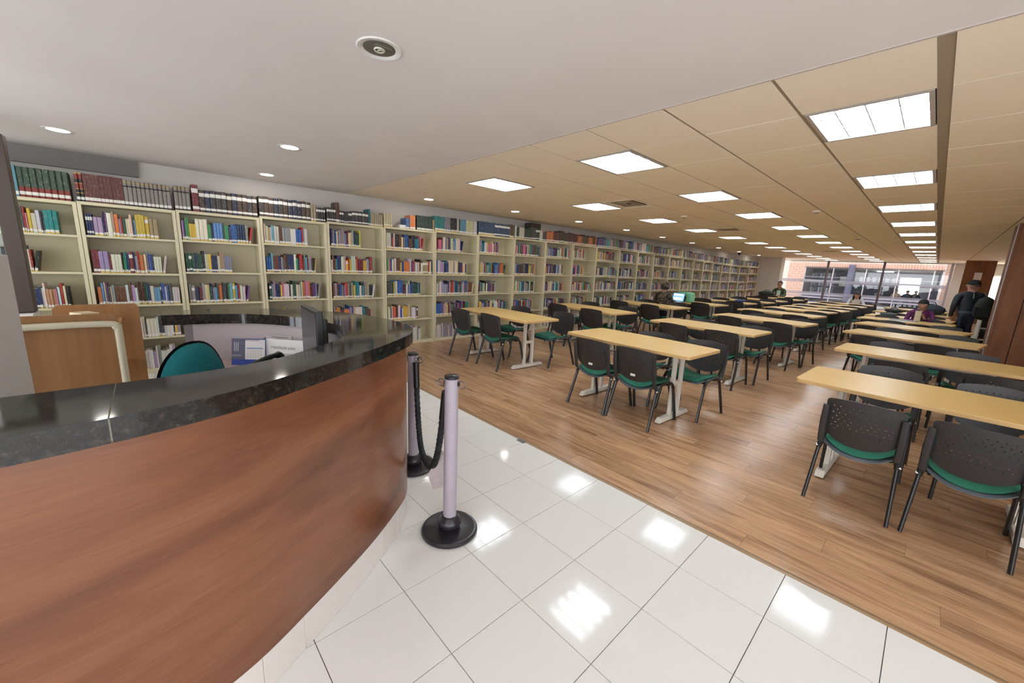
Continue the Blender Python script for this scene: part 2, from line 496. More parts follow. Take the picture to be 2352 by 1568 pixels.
# ------------------------------------------------------------------ ceiling
ceil = struct(MB().box((-8.5, -4.2, CZ), (4.2, 2.42, CZ + .06)).box((-6.6, 2.42, CZ + .075), (4.2, 31, CZ + .12), 1).build('ceiling', [m_plaster, m_rail]))
crack = MB().box((-6.4, 2.414, CZ - .0025), (4.0, 2.428, CZ)).build('edge_bead', mat('plaster bead', (.50, .44, .41), .9), ceil)
GX, GW = -.164, .583
xl = [GX - GW * k for k in range(0, 11)][::-1]      # ... -5.994 ... -.164
xl = [-6.52] + xl + [-.126, .66, 1.40, 2.14, 2.9, 3.7]
gaps = {}
GY0, GH = 3.05, .69
yl = [2.43] + [GY0 + GH * k for k in range(0, 36)]
light_cells = set()
for k in (1, 4, 7, 10, 13, 16, 19, 22, 25, 28, 31, 34):
    for cx_ in (0, 3, 6): light_cells.add((cx_, k))
vent_cells = {(5, 4), (5, 10), (4, 22)}
cells = []
for a, b in zip(xl, xl[1:]):
    ci = round((GX - b) / GW) if b <= GX + .01 and b > -6.1 else None
    for r, (c, d) in enumerate(zip(yl, yl[1:])):
        if d > FARY: d = FARY
        if d - c < .05: continue
        if abs(a - GX) < .01 and abs(b + .126) < .01: continue          # the wide slot beside the right-hand lights
        if ci is not None and ((ci, r) in light_cells or (ci, r) in vent_cells): continue
        cells.append((a, b, c, d))
def carea(q):
    p = project(((q[0] + q[1]) / 2, (q[2] + q[3]) / 2, CZ))
    if not p or not (-250 < p[0] < 2500 and -250 < p[1] < 800): return 1e9
    return (q[0] + q[1]) ** 2 / 4 + (q[2] + q[3]) ** 2 / 4
rails = MB()
for x in xl[1:-1]:
    if abs(x - GX) > .01 and abs(x + .126) > .01: rails.box((x - .02, 2.43, CZ + .0035), (x + .02, FARY, CZ + .0065))
rails.box((GX - .01, 2.43, CZ + .0035), (-.115, FARY, CZ + .0065))
tag(rails.build('slot_rail', m_rail, ceil), kind='stuff')
rails = MB()
for y in yl[1:]:
    if y < FARY: rails.box((-6.5, y - .012, CZ + .0072), (3.7, y + .012, CZ + .0102))
tag(rails.build('cross_rail', mat('cross rail', (.17, .13, .085), .9), ceil), kind='stuff')
cells.sort(key=carea)
ctm = {}
mbr = MB()
for n, (a, b, c, d) in enumerate(cells):
    g0 = .009 if a > -1.6 else .0065; g1 = .009 if b > -1.6 else .0065
    lo, hi = (a + g0, c + .0052, 0), (b - g1, d - .0052, .035)
    if n < 260:
        key = (round(hi[0] - lo[0], 3), round(hi[1] - lo[1], 3))
        if key not in ctm: ctm[key] = MB().box((0, 0, 0), (key[0], key[1], .03)).mesh('ceiling_tile', m_ceil)
        dz = (n * 7919 % 5) * .0002
        inst(ctm[key], 'ceiling_tile', ceil, (lo[0], lo[1], CZ + dz))
    else: mbr.box((lo[0], lo[1], CZ), (hi[0], hi[1], CZ + .03))
tag(mbr.build('ceiling_tile_field', m_ceil, ceil), kind='stuff')
# recessed fluorescent panels
def make_panel():
    t = thing('ceiling_light', 'x', 'ceiling light', (0, 0, CZ), 0, 'fluorescent panels in the tile ceiling')
    w, h = GW - .03, GH - .02
    f = MB()
    for lo, hi in (((-w / 2, -h / 2), (-w / 2 + .022, h / 2)), ((w / 2 - .022, -h / 2), (w / 2, h / 2)), ((-w / 2, -h / 2), (w / 2, -h / 2 + .022)), ((-w / 2, h / 2 - .022), (w / 2, h / 2))):
        f.box((*lo, -.003), (*hi, .070))
    f.build('frame', mat('light frame steel', (.40, .36, .32), .4), t)
    MB().box((-w / 2 + .004, -h / 2 + .004, .066), (w / 2 - .004, h / 2 - .004, .070)).build('reflector', mat('white reflector', (.86, .88, .90), .5), t)
    for k in range(4):
        y = -h / 2 + h * (k + .5) / 4
        MB().box((-w / 2 + .03, y - .021, .050), (w / 2 - .03, y + .021, .056)).build('tube', m_panel, t)
    lv = MB()
    for k in range(1, 4):
        x = -w / 2 + w * k / 4; lv.box((x - .003, -h / 2 + .02, .004), (x + .003, h / 2 - .02, .030))
    for k in range(1, 4):
        y = -h / 2 + h * k / 4; lv.box((-w / 2 + .02, y - .006, .004), (w / 2 - .02, y + .006, .030))
    lv.build('louvre', m_louv, t)
    return t
panel0 = make_panel(); used = False
rown = {0: 'right-hand row', 3: 'middle row', 6: 'row nearest the bookcases'}
for ci in (0, 3, 6):
    for q, k in enumerate((1, 4, 7, 10, 13, 16, 19, 22, 25, 28, 31, 34)):
        x = GX - GW * ci - GW / 2; y = GY0 + GH * (k - 1) + GH / 2
        if y > FARY - .5: continue
        lab = f'bright square fluorescent ceiling panel, {ordn(q + 1)} from the front in the {rown[ci]}'
        if not used: panel0.location = (x, y, CZ); panel0['label'] = lab; used = True
        else: dup(panel0, (x, y, CZ), 0, lab)
# air vents
v0 = thing('air_vent', 'x', 'air vent', (0, 0, CZ))
fr = MB(); w, h = GW - .02, GH - .015
for lo, hi in (((-w / 2, -h / 2), (-w / 2 + .05, h / 2)), ((w / 2 - .05, -h / 2), (w / 2, h / 2)), ((-w / 2, -h / 2), (w / 2, -h / 2 + .05)), ((-w / 2, h / 2 - .05), (w / 2, h / 2))):
    fr.box((*lo, -.002), (*hi, .03))
fr.build('frame', m_ceil, v0)
MB().box((-w / 2 + .04, -h / 2 + .04, .028), (w / 2 - .04, h / 2 - .04, .032)).build('duct', mat('duct dark', (.05, .04, .03), .9), v0)
for k in (1, 2, 3):
    s_ = MB(); a = .055 + .055 * k; r2 = Matrix.Rotation(.6, 3, 'X')
    x1, y1 = w / 2 - a, h / 2 - a
    for lo, hi in (((-x1, -y1), (-x1 + .03, y1)), ((x1 - .03, -y1), (x1, y1)), ((-x1, -y1), (x1, -y1 + .03)), ((-x1, y1 - .03), (x1, y1))):
        s_.box((*lo, .0), (*hi, .006))
    s_.build('slat', mat('vent slat', (.38, .31, .22), .6), v0)
vl = [(5, 4, 'square slatted air vent beside the second ceiling light of the bookcase row'), (5, 10, 'square slatted air vent beside the fourth ceiling light of the bookcase row'), (4, 22, 'distant square air vent in the ceiling near the far window')]
for n, (ci, k, lab) in enumerate(vl):
    loc = (GX - GW * ci - GW / 2, GY0 + GH * (k - 1) + GH / 2, CZ)
    if n == 0: v0.location = loc; v0['label'] = lab
    else: dup(v0, loc, 0, lab)
# downlights
def make_down(lit):
    t = thing('downlight', 'x', 'downlight', (0, 0, CZ), 0, 'round downlights along the bookcase wall' if lit else None)
    MB().lathe([(.072, .0), (.098, -.004), (.102, -.002), (.102, .001)] if lit else [(.074, .0), (.078, -.003), (.100, -.005), (.104, -.002), (.104, .001)], 32).build('ring', m_trimw, t)
    if lit:
        MB().lathe([(.0001, -.0006), (.072, -.0006)], 28).build('lamp', m_spot, t)
    return t
d0 = make_down(True)
DL = [(-5.46, -.44), (-4.31, 1.10), (-6.0, 1.25), (-5.83, 3.49), (-5.59, 5.19), (-5.49, 6.98), (-5.49, 8.9), (-5.64, 11.1), (-5.75, 13.4), (-5.85, 16.0), (-5.95, 18.6), (-6.05, 21.7), (-6.1, 25.)]
for n, (x, y) in enumerate(DL):
    lab = ['lit round downlight in the plaster ceiling at the far left', 'lit round downlight in the plaster ceiling above the reception counter', 'lit round downlight close above the books at left'][n] if n < 3 else f'lit round downlight, {ordn(n - 2)} in the line along the tiled ceiling edge'
    if n == 0: d0.location = (x, y, CZ); d0['label'] = lab
    else: dup(d0, (x, y, CZ), 0, lab)
t = make_down(False); t.location = (-1.99, .92, CZ); t['label'] = 'large unlit round downlight with grey reflector in the plaster ceiling'; t['category'] = 'downlight'
# its well is a shallow bowl hung in the ring
MB().lathe([(.074, .0), (.070, -.0015), (.052, -.0016), (.030, -.0018), (.0001, -.0018)], 32).build('reflector', mat('dull reflector', (.17, .165, .14), .3, .5), t)
MB().torus((0, 0, -.006), .022, .0045, 'z', 18, 6).torus((0, .006, -.008), .012, .003, 'z', 14, 5).build('bulb', m_bulb, t)
MB().box((.036, -.04, -.0045), (.044, .045, -.002)).build('lamp_bracket', m_refl, t)
for n, (x, y, r) in enumerate([(-3.23, 7.06, .05), (-1.39, 7.32, .055), (-1.44, 12.3, .08), (-2.15, 13.9, .06)]):
    lab = ['small round smoke detector by the third bookcase-row ceiling light', 'small round smoke detector in the ceiling left of the right-hand lights',
           'wide white round detector in the ceiling near the far right lights', 'small detector beside the far middle-row ceiling lights'][n]
    t = thing('smoke_detector', lab, 'smoke detector', (x, y, CZ))
    MB().lathe([(r, 0), (r, -.012), (r * .85, -.022)], 18).build('base', m_ceil, t)
    MB().lathe([(r * .6, -.022), (r * .5, -.042), (.0001, -.046)], 16).build('sensor', mat('sensor grey', (.33, .29, .24), .6), t)

# ------------------------------------------------------------------ walls
struct(MB().box((WX - .2, -4.2, 0), (WX, 23.4, CZ + .12)).build('wall_left', m_wall))
struct(MB().box((WX - .2, 23.4, 0), (-5.47, 24.0, CZ + .12)).build('wall_pier', m_wallw)).name = 'wall_far_left'
struct(MB().box((.42, FARY - .1, 0), (4.2, FARY + .25, CZ + .12)).build('wall_far', m_wall))
struct(MB().box((-8.5, FARY, CZ), (4.2, FARY + .3, CZ + 6.)).build('wall_sky_block_top', m_wall)).name = 'wall_sky_block_above'  # unseen upper wall, added to shade the courtyard from the sky
struct(MB().box((4.0, 2.0, 0), (4.2, FARY, CZ + .12)).build('wall_right', m_wall))
# back wall with two wide window openings (daylight from behind the reception)
wb = MB()
wb.box((-8.5, -4.2, 0), (4.2, -4.0, .12)).box((-8.5, -4.2, 2.40), (4.2, -4.0, CZ))
for a, b in ((-8.5, -8.3), (-4.35, -4.2), (-.05, .1), (4.0, 4.2)): wb.box((a, -4.2, .12), (b, -4.0, 2.40))
struct(wb.build('wall_back', m_wall))
struct(MB().box((WX - .2, -4.2, 2.28), (WX + .05, .05, CZ)).build('gap_shadow_strip', mat('painted gap shadow', (.20, .185, .18), .9)))  # dark strip: shadow of the ceiling gap along the wall, painted as colour
# far windows
GLX = [-6.42, -4.22, -1.97, .34]
wn = struct(MB().box((GLX[0], FARY + .02, .10), (GLX[3], FARY + .028, CZ)).build('window_1', m_glass))
fm = MB()
for i, x in enumerate(GLX): MB().box((x - .045, FARY - .05, 0), (x + .045, FARY + .05, CZ)).build('mullion', m_mull if i < 3 else m_alu, wn)
MB().box((GLX[0], FARY - .05, 0), (GLX[3], FARY + .05, .10)).build('sill', m_alu, wn)
for z0, z1 in ((1.27, 1.44), (.60, .76), (.46, .53)):
    MB().box((GLX[0] + .05, FARY + .010, z0), (GLX[3] - .05, FARY + .014, z1)).build('frosted_band', m_frost, wn)
# a wood-clad pillar at the right and a wood panel beyond it
pil = thing('pillar', 'large reddish brown wood-clad pillar at the right edge', 'pillar', (0, 0, 0))
pil['kind'] = 'structure'
MB().box((.74, 9.9, 0), (2.0, 10.5, CZ)).build('core', mat('pillar core', (.05, .02, .012), .6), pil)
for k in range(6):
    x0 = .73 + k * .212
    MB().box((x0 + .004, 9.86, .005), (x0 + .206, 9.90, CZ - .005)).build('panel', m_pillarw, pil)
for k in range(3):
    y0 = 9.88 + k * .21
    MB().box((.70, y0, .005), (.74, y0 + .2, CZ - .005)).build('panel', m_pillarw, pil)
MB().box((.690, 9.92, .3), (.70, 9.95, CZ - .005)).build('edge_strip', m_alu, pil)
pp = thing('wood_panel', 'brown wood wall panel with a white notice behind the standing man', 'wall panel', (0, 0, 0))
MB().box((.63, 24.0, 0), (1.42, 24.2, CZ)).build('board', m_pillarw, pp)
MB().box((.92, 23.985, 1.72), (1.12, 23.998, 2.0)).build('notice', m_paper, pp)
# bright opening to the right of the panel, and white cabinets before it
struct(MB().box((1.42, FARY - .13, .9), (3.9, FARY - .1, 1.9)).build('window_2', mat('window daylight', (1, 1, 1), .5, emit=(1, 1, .93), strength=5.)))
cb = thing('white_cabinet', 'low white compartment shelving behind the standing man', 'cabinet', (.80, 13.7, 0))
for x in (0, .3, .6): MB().box((x, 0, 0), (x + .02, .9, .82)).build('side', m_wallw, cb)
for z in (0.02, .28, .54, .80): MB().box((0, 0, z), (.62, .9, z + .02)).build('shelf', m_wallw, cb)
MB().box((0, .88, 0), (.62, .9, .82)).build('back', m_wallw, cb)


# ------------------------------------------------------------------ bookcases
UY = [-2.06, -1.26, -.46, .33, 1.18, 2.03, 2.91, 3.87, 4.85, 5.83, 6.82, 7.82, 8.81, 9.92, 10.93, 11.93, 13.01, 14.02, 14.95, 15.87, 16.8, 17.8, 18.84, 20.01, 21.3, 22.79]
UZ = [1.92, 1.92, 1.93, 1.94, 1.965, 1.985, 2.0, 2.02, 2.035, 2.045, 2.05, 2.05, 2.05, 2.045, 2.03, 2.01, 2.0, 1.98, 1.96, 1.94, 1.92, 1.90, 1.89, 1.89, 1.90]
LV = [1.63, 1.23, .85, .46, .06]
NU = len(UZ)
shelves = []     # (unit, row, y0, y1, z, clear height)
for u in range(NU):
    y0, y1, zt = UY[u], UY[u + 1], UZ[u]
    rng = random.Random(100 + u)
    k = zt / 1.98
    t = thing('bookcase', f'cream steel bookcase full of books, {ordn(u + 1)} from the left along the wall', 'bookcase', (SX, (y0 + y1) / 2, 0), 0, 'cream bookcases along the left wall')
    w = (y1 - y0) / 2 - .002
    dep = -.285
    for s in (-1, 1):
        a = s * w; b = s * (w - .030)
        MB().box((dep, min(a, b), 0), (0, max(a, b), zt - .001)).build('side_panel', m_shelf, t, .002)
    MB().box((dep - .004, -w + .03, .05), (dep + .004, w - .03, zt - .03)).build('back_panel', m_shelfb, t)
    MB().box((dep, -w, zt), (.004, w, zt + .001)).box((dep, -w + .03, zt - .03), (0, w - .03, zt)).build('top_board', m_shelf, t, 0)
    zs = []
    for r, z in enumerate(LV):
        zz = z * k + (rng.uniform(-.012, .012) if r in (1, 2, 3) else 0)
        MB().box((dep + .005, -w + .031, zz - .022), (-.004, w - .031, zz)).build('shelf', m_shelf, t)
        zs.append(zz)
    MB().box((-.02, -w + .031, .002), (-.008, w - .031, zs[4] - .023)).build('plinth', m_shelf, t)
    shelves.append((u, 0, y0 + .01, y1 - .01, zt + .001, .40))
    for r in range(5):
        up = zt if r == 0 else zs[r - 1]
        shelves.append((u, r + 1, y0 + .036, y1 - .036, zs[r], up - .03 - zs[r]))

FILL = {1: [1, .85, .55, .85, 0, 0], 2: [1, .82, .80, .99, .98, .95], 3: [1, .9, .62, .80, .8, .7], 4: [1, .70, .80, .82, .8, .7], 5: [1, .58, .80, .80, .75, .7],
        6: [.98, .75, 1., .75, .70, .75], 7: [1, .62, .75, .9, .82, .92], 8: [1, .55, .75, .55, .80, .6], 9: [1, .78, .65, .72, .65, .6],
        10: [1, .85, .68, .72, .85, .6], 11: [1, .48, .50, .9, .7, .6], 12: [1, .78, .95, .97, .8, .5], 13: [1, .78, .75, .95, .75, .5]}
PAL = [('white', (.66, .64, .60)), ('cream', (.62, .56, .40)), ('navy', (.020, .030, .10)), ('blue', (.03, .10, .33)), ('sky blue', (.12, .30, .48)), ('teal', (.01, .19, .22)),
       ('dark green', (.016, .075, .045)), ('green', (.06, .28, .10)), ('red', (.42, .035, .03)), ('maroon', (.14, .02, .028)), ('orange', (.56, .16, .04)), ('yellow', (.62, .45, .05)),
       ('purple', (.15, .06, .20)), ('lilac', (.36, .28, .44)), ('grey', (.26, .26, .27)), ('black', (.016, .016, .018)), ('brown', (.12, .055, .028)), ('tan', (.40, .28, .15)), ('pink', (.55, .16, .25)), ('charcoal', (.06, .06, .065))]
PALW = [15, 10, 8, 7, 4, 3.5, 4, 2, 4, 3.5, 3, 3.5, 3, 5, 9, 5, 4, 6, 2, 6]
PD = dict(PAL)
def book_mesh(kind):
    """unit book: spine at x=0 facing +x, width y 0..1, height z 0..1, body to x=-1"""
    b = MB()
    bands = {'paper': [(0, .07, 3), (.07, .17, 2), (.17, 1, 0)],
             'plain': [(0, .03, 0), (.03, .15, 2), (.15, 1, 0)],
             'ref': [(0, .10, 0), (.10, .20, 2), (.20, .70, 0), (.70, .86, 2), (.86, 1, 0)],
             'gilt': [(0, .06, 6), (.06, .16, 2), (.16, .28, 6), (.28, .31, 4), (.31, .42, 6), (.42, .45, 4), (.45, .62, 5), (.62, .65, 4), (.65, .78, 6), (.78, .95, 5), (.95, 1, 4)],
             'band': [(0, .06, 6), (.06, .17, 2), (.17, .74, 0), (.74, .79, 6), (.79, .90, 0), (.90, .94, 4), (.94, 1, 0)],
             'green': [(0, .08, 5), (.08, .19, 2), (.19, .34, 5), (.34, 1, 0)],
             'journal': [(0, 1, 0)]}[kind]
    prof = [(-.04, 0), (0, .18), (0, .82), (-.04, 1)]
    for z0, z1, mi in bands:
        for (xa, ya), (xb, yb) in zip(prof, prof[1:]):
            i = len(b.v); b.v += [(xa, ya, z0), (xb, yb, z0), (xb, yb, z1), (xa, ya, z1)]
            b.face([i, i + 1, i + 2, i + 3], mi, False)
    for y0, y1 in ((0, .08), (.92, 1)):
        b.box((-1, y0, 0), (-.04, y1, 1), 0)
    b.box((-.98, .08, .02), (-.04, .92, .975), 1)
    return b.mesh('book', [m_cov, m_pages, m_tag, m_tagy, m_gold, m_redb, m_dkband])
BM = {k: book_mesh(k) for k in ('paper', 'plain', 'ref', 'gilt', 'band', 'green', 'journal')}
books = []      # dicts
def add_book(u, r, y, z, th, h, dep, kind, cname, col, lean=0., setback=0.):
    books.append(dict(u=u, r=r, y=y, z=z, th=th, h=h, d=dep, k=kind, cn=cname, c=col, lean=lean, sb=setback))
brng = random.Random(11)
def rcol():
    n = brng.choices(PAL, PALW)[0]
    return n[0], tuple(max(.008, c * brng.uniform(.8, 1.2)) for c in n[1])
def fill_row(u, r, y, yend, z, ch):
    lean = 0.
    run = 0
    while True:
        if r == 5:
            th = brng.uniform(.012, .03); h = min(ch - .03, brng.uniform(.20, .27)); cn = brng.choice(['white', 'white', 'white', 'cream', 'lilac', 'grey'])
            col = tuple(c * brng.uniform(.85, 1.05) for c in PD[cn]); k = 'journal'; dd = brng.uniform(.15, .21)
        else:
            if run <= 0: run = brng.choice([1, 1, 1, 1, 1, 1, 2, 3]); cn, col = rcol(); th0 = brng.choice([.012, .014, .016, .02, .02, .024, .028, .036]); h0 = min(ch - .03, brng.uniform(.19, .262)); k = brng.choice(['paper'] * 6 + ['plain'] * 2 + ['ref'])
            run -= 1; th = th0 * brng.uniform(.93, 1.07); h = h0 * brng.uniform(.985, 1.01); dd = brng.uniform(.14, .19)
        if y + th > yend: break
        add_book(u, r, y, z, th, h, dd, k, cn, col, 0., brng.uniform(0, .012))
        y += th + brng.uniform(.0006, .0022)
    # a leaning book closes some rows
    if r in (1, 2, 3, 4) and brng.random() < .35 and yend - y > -.02:
        cn, col = rcol()
        add_book(u, r, y + .002, z, .02, min(ch - .04, .215), .16, 'paper', cn, col, -.16, .008)
for (u, r, y0, y1, z, ch) in shelves:
    if u < 1: fr_ = [1, .8, .7, .8, .6, .5][r]
    else: fr_ = FILL.get(u, [1, brng.uniform(.6, .85), brng.uniform(.6, .9), brng.uniform(.6, .9), brng.uniform(.65, .85), brng.uniform(.4, .7)])[r]
    if fr_ <= 0: continue
    if r > 0:
        fill_row(u, r, y0 + brng.uniform(.005, .02), y0 + (y1 - y0) * fr_, z, ch); continue
    # on top of the bookcases: the sets seen in the photograph
    y = y0
    def series(n, th, h, kind, cn, col, dep=.20, jit=.02):
        global y
        for _ in range(n):
            if y + th > y1 + .012: return
            add_book(u, 0, y, z, th * brng.uniform(.97, 1.03), h * brng.uniform(1 - jit, 1 + jit), dep, kind, cn, col, 0., brng.uniform(0, .008)); y += th + .0015
    if u == 1:
        y += .215
        series(4, .049, .29, 'plain', 'sky blue', (.10, .25, .33)); series(9, .0415, .285, 'green', 'dark green', (.045, .075, .055), jit=.005)
    elif u == 2:
        series(12, .0285, .285, 'gilt', 'dark red', (.10, .02, .018), jit=.004); series(40, .0345, .27, 'band', 'grey', (.235, .215, .20), jit=.004)
    elif u == 3:
        y -= .005; series(4, .0345, .27, 'band', 'grey', (.235, .215, .20), jit=.004); y += .02
        series(1, .062, .31, 'ref', 'maroon', (.16, .03, .035)); y += .005
        for q in range(20):
            cn, col = [('charcoal', (.05, .045, .05)), ('navy', (.03, .035, .07)), ('brown', (.065, .04, .032))][brng.choice([0, 1, 2, 2])]
            series(1, .053, .262, 'ref', cn, col)
    elif u == 4:
        for q in range(11):
            cn, col = [('charcoal', (.05, .042, .042)), ('navy', (.03, .035, .06)), ('brown', (.07, .045, .035))][brng.choice([0, 1, 2, 2])]
            series(1, .056, .252, 'ref', cn, col)
        series(2, .035, .24, 'paper', 'tan', (.35, .30, .2)); series(9, .030, .20, 'ref', 'charcoal', (.05, .042, .042), jit=.004)
    elif u == 5:
        series(4, .031, .20, 'ref', 'charcoal', (.05, .042, .042), jit=.004); series(1, .05, .28, 'plain', 'brown', (.10, .05, .035))
        series(6, .030, .17, 'ref', 'charcoal', (.045, .042, .045), jit=.004); series(5, .05, .19, 'ref', 'charcoal', (.05, .045, .055))
        series(1, .03, .25, 'plain', 'teal', (.02, .14, .17)); series(9, .032, .19, 'paper', 'cream', (.35, .30, .2))
    elif u == 6:
        series(4, .035, .21, 'paper', 'cream', (.5, .45, .3)); y += .25
        series(1, .07, .17, 'plain', 'blue', (.06, .12, .28)); series(2, .05, .23, 'plain', 'orange', (.6, .2, .08)); y += .03
        series(9, .033, .24, 'plain', 'dark green', (.035, .055, .05)); series(9, .03, .20, 'paper', 'tan', (.35, .27, .14))
    else:
        while y < y1 - .03:
            cn, col = rcol(); n = brng.choice([1, 1, 2, 3, 4, 6]); th = brng.choice([.022, .026, .032, .04]); col = tuple(.75 * c + .25 * (.10) for c in col); h = brng.uniform(.2, .265)
            if u == 7: h = .25
            if u == 8 and y < y0 + .5: cn, col, n, th, h = 'navy', (.035, .07, .13), 10, .040, .25
            if u in (9,): cn, col = brng.choice([('dark green', (.02, .075, .055)), ('white', (.55, .53, .47)), ('charcoal', (.06, .06, .06)), ('dark green', (.025, .06, .045))])
            if u in (10, 11): cn, col = brng.choice([('maroon', (.12, .03, .03)), ('orange', (.5, .16, .06)), ('brown', (.10, .055, .03)), ('charcoal', (.06, .055, .05))])
            yb = y; series(n, th, h, brng.choice(['paper', 'plain', 'ref']), cn, col)
            if y == yb: break
def bvis(b):
    p = project((SX - b['sb'], b['y'] + b['th'] / 2, b['z'] + b['h'] / 2)); q = project((SX, b['y'], b['z'])); q2 = project((SX, b['y'] + b['th'], b['z'] + b['h']))
    if not p or not q or not q2: return 0
    x, yy = p
    if x < 15 or x > 2330 or yy > 1500: return 0
    if yy > 400 and x < 40 + (yy - 400) * .22: return 0          # behind the window frame
    if yy > 690 and x < 335: return 0                             # behind the book cart
    if yy > 700 and x < 955: return 0                             # behind the counter
    return abs((q2[0] - q[0]) * (q2[1] - q[1]))
books.sort(key=lambda b: -bvis(b))
solo, mass = books[:300], books[300:]
order = {}
for b in sorted(books, key=lambda b: b['y']):
    k = (b['u'], b['r']); order[k] = order.get(k, 0) + 1; b['i'] = order[k]
where = lambda u, r: f'on top of the {ordn(u + 1)} bookcase' if r == 0 else f'on the {["", "top", "second", "third", "fourth", "bottom"][r]} shelf of the {ordn(u + 1)} bookcase'
desc = {'gilt': 'volume with gilt bands', 'band': 'volume with black band', 'green': 'bound volume', 'ref': 'reference book', 'plain': 'hardback', 'paper': 'book', 'journal': 'journal'}
for b in solo:
    o = D.objects.new('book', BM[b['k']]); C.objects.link(o)
    o.location = (SX - .006 - b['sb'], b['y'], b['z'] + .0006); o.scale = (b['d'], b['th'], b['h']); o.rotation_euler = (b['lean'], 0, 0); o.color = (*b['c'], 1)
    tag(o, f"{b['cn']} {desc[b['k']]}, {ordn(min(b['i'], 60))} from left {where(b['u'], b['r'])}", 'book',
        f"books {where(b['u'], b['r'])}")
mb = MB()
for b in mass:
    x = SX - .006 - b['sb']; y, z, th, h, dd = b['y'], b['z'] + .0006, b['th'], b['h'], b['d']
    R = Matrix.Rotation(b['lean'], 3, 'X') if b['lean'] else None; og = (x, y, z)
    if b['k'] == 'journal': mb.box((x - dd, y, z), (x, y + th, z + h), 0, R, og, b['c'], [0, 0, 0, 0, 0, 1])
    else:
        mb.box((x - dd, y, z), (x, y + th, z + h * .06), 3 if b['k'] == 'paper' else 0, R, og, b['c'])
        mb.box((x - dd, y, z + h * .06), (x, y + th, z + h * .17), 0, R, og, b['c'], [0, 2, 0, 0, 0, 0])
        mb.box((x - dd, y, z + h * .17), (x, y + th, z + h), 0, R, og, b['c'], [0, 0, 0, 0, 0, 1])
tag(mb.build('book_rows', [m_cova, m_pages, m_tag, m_tagy]), 'small distant and half-hidden books filling the long wall of cream bookcases', 'books', None, 'stuff')
# things lying on top of the bookcases
t = thing('binder', 'white binder with red label lying flat on top of the seventh bookcase', 'binder', (SX - .03, 3.22, UZ[6] + .002))
MB().box((-.2, -.02, 0), (0, .24, .055)).build('cover', m_paper, t, .004)
MB().box((-.001, .15, .004), (.002, .20, .05)).build('spine_label', m_redb, t)
t = thing('storage_box', 'large dark box standing above the row of books by the eleventh bookcase', 'box', (SX - .13, 6.48, UZ[10] + .26))
t.location.z = UZ[9] + .002
MB().box((-.10, -.16, 0), (.10, .16, .36)).build('body', mat('dark box board', (.05, .04, .035), .7), t, .006)
MB().box((.10, -.08, .10), (.103, .08, .2)).build('label_tag', m_label, t)
books_behind = True

# ------------------------------------------------------------------ reception counter
OUT = [(-1.18, -1.35), (-1.19, -.9), (-1.195, -.5), (-1.20, -.2), (-1.265, .11), (-1.39, .36), (-1.575, .665), (-1.735, .88), (-1.845, 1.0), (-1.97, 1.075), (-2.14, 1.125), (-2.43, 1.11), (-2.76, 1.005), (-3.01, .80), (-3.20, .55), (-3.275, .28), (-3.25, .06)]
INN = [(-1.56, -1.35), (-1.54, -.9), (-1.53, -.5), (-1.53, -.2), (-1.55, .11), (-1.62, .33), (-1.74, .49), (-1.83, .595), (-1.90, .655), (-1.97, .70), (-2.08, .75), (-2.26, .775), (-2.6, .69), (-2.80, .57), (-2.93, .43), (-3.0, .25), (-3.03, .04)]
oc, ic = cr(OUT, 6), cr(INN, 6)
NP = len(oc)
cnt = thing('reception_counter', 'curved cherry wood reception counter with black granite top', 'counter', (-1.4, 0, 0))
cnt.location = (0, 0, 0)
ij = min(range(NP), key=lambda i: abs(oc[i][1] + .12) + (10 if oc[i][0] < -2 else 0))
g1 = MB().strip(oc[:ij + 1], ic[:ij + 1], 1.04, 1.10); g1.build('granite_top', m_granite, cnt)
jn = lambda p, q, s: tuple(p[k] + (q[k] - p[k]) * s for k in range(2))
g2 = MB().strip([jn(oc[ij], oc[ij + 1], .055)] + oc[ij + 1:], [jn(ic[ij], ic[ij + 1], .055)] + ic[ij + 1:], 1.04, 1.10); g2.build('granite_top', m_granite, cnt)
MB().strip([oc[ij], jn(oc[ij], oc[ij + 1], .055)], [ic[ij], jn(ic[ij], ic[ij + 1], .055)], 1.045, 1.0988).build('joint', mat('joint filler', (.17, .175, .13), .6), cnt)
fo = offset(oc, .035); fi = offset(oc, .065)
MB().strip(fo[:-5], fi[:-5], .148, 1.04).build('front_panel', m_cherry, cnt)
lo_, li_ = offset(ic, -.025), offset(ic, -.045)
MB().strip(li_[:-3], lo_[:-3], .02, 1.04).build('lining', m_lining, cnt)
MB().strip([fi[-5], fi[-4]], [lo_[-5], lo_[-4]], .02, 1.04).build('end_panel', mat('maroon edge', (.06, .012, .02), .5), cnt)
# staff desk behind
dk = offset(ic, .38)
MB().strip(lo_[6:-3], dk[6:-3], .775, .80).build('desk_top', mat('pinkish laminate', (.50, .36, .32), .4), cnt)
MB().strip(offset(oc, .0605)[:-5], offset(oc, .075)[:-5], .0, .147).build('plinth', mat('dark joint', (.16, .14, .13), .8), cnt)
# skirting tiles, one by one
sk = resample(offset(oc, .038), 400)
n_sk = 26; seg = 400 // n_sk
sk2 = resample(offset(oc, .060), 400)
for q in range(n_sk):
    a = q * seg; b_ = min(399, a + seg)
    P1 = [sk[i] for i in range(a, b_ + 1, 5)]; P2 = [sk2[i] for i in range(a, b_ + 1, 5)]
    if q < n_sk - 1:
        P1[-1] = tuple(.90 * P1[-1][k] + .10 * P1[-2][k] for k in range(2)); P2[-1] = tuple(.90 * P2[-1][k] + .10 * P2[-2][k] for k in range(2))
    MB().strip(P1, P2, .001, .146, 0, False).build('skirting_tile', m_skirt, cnt)

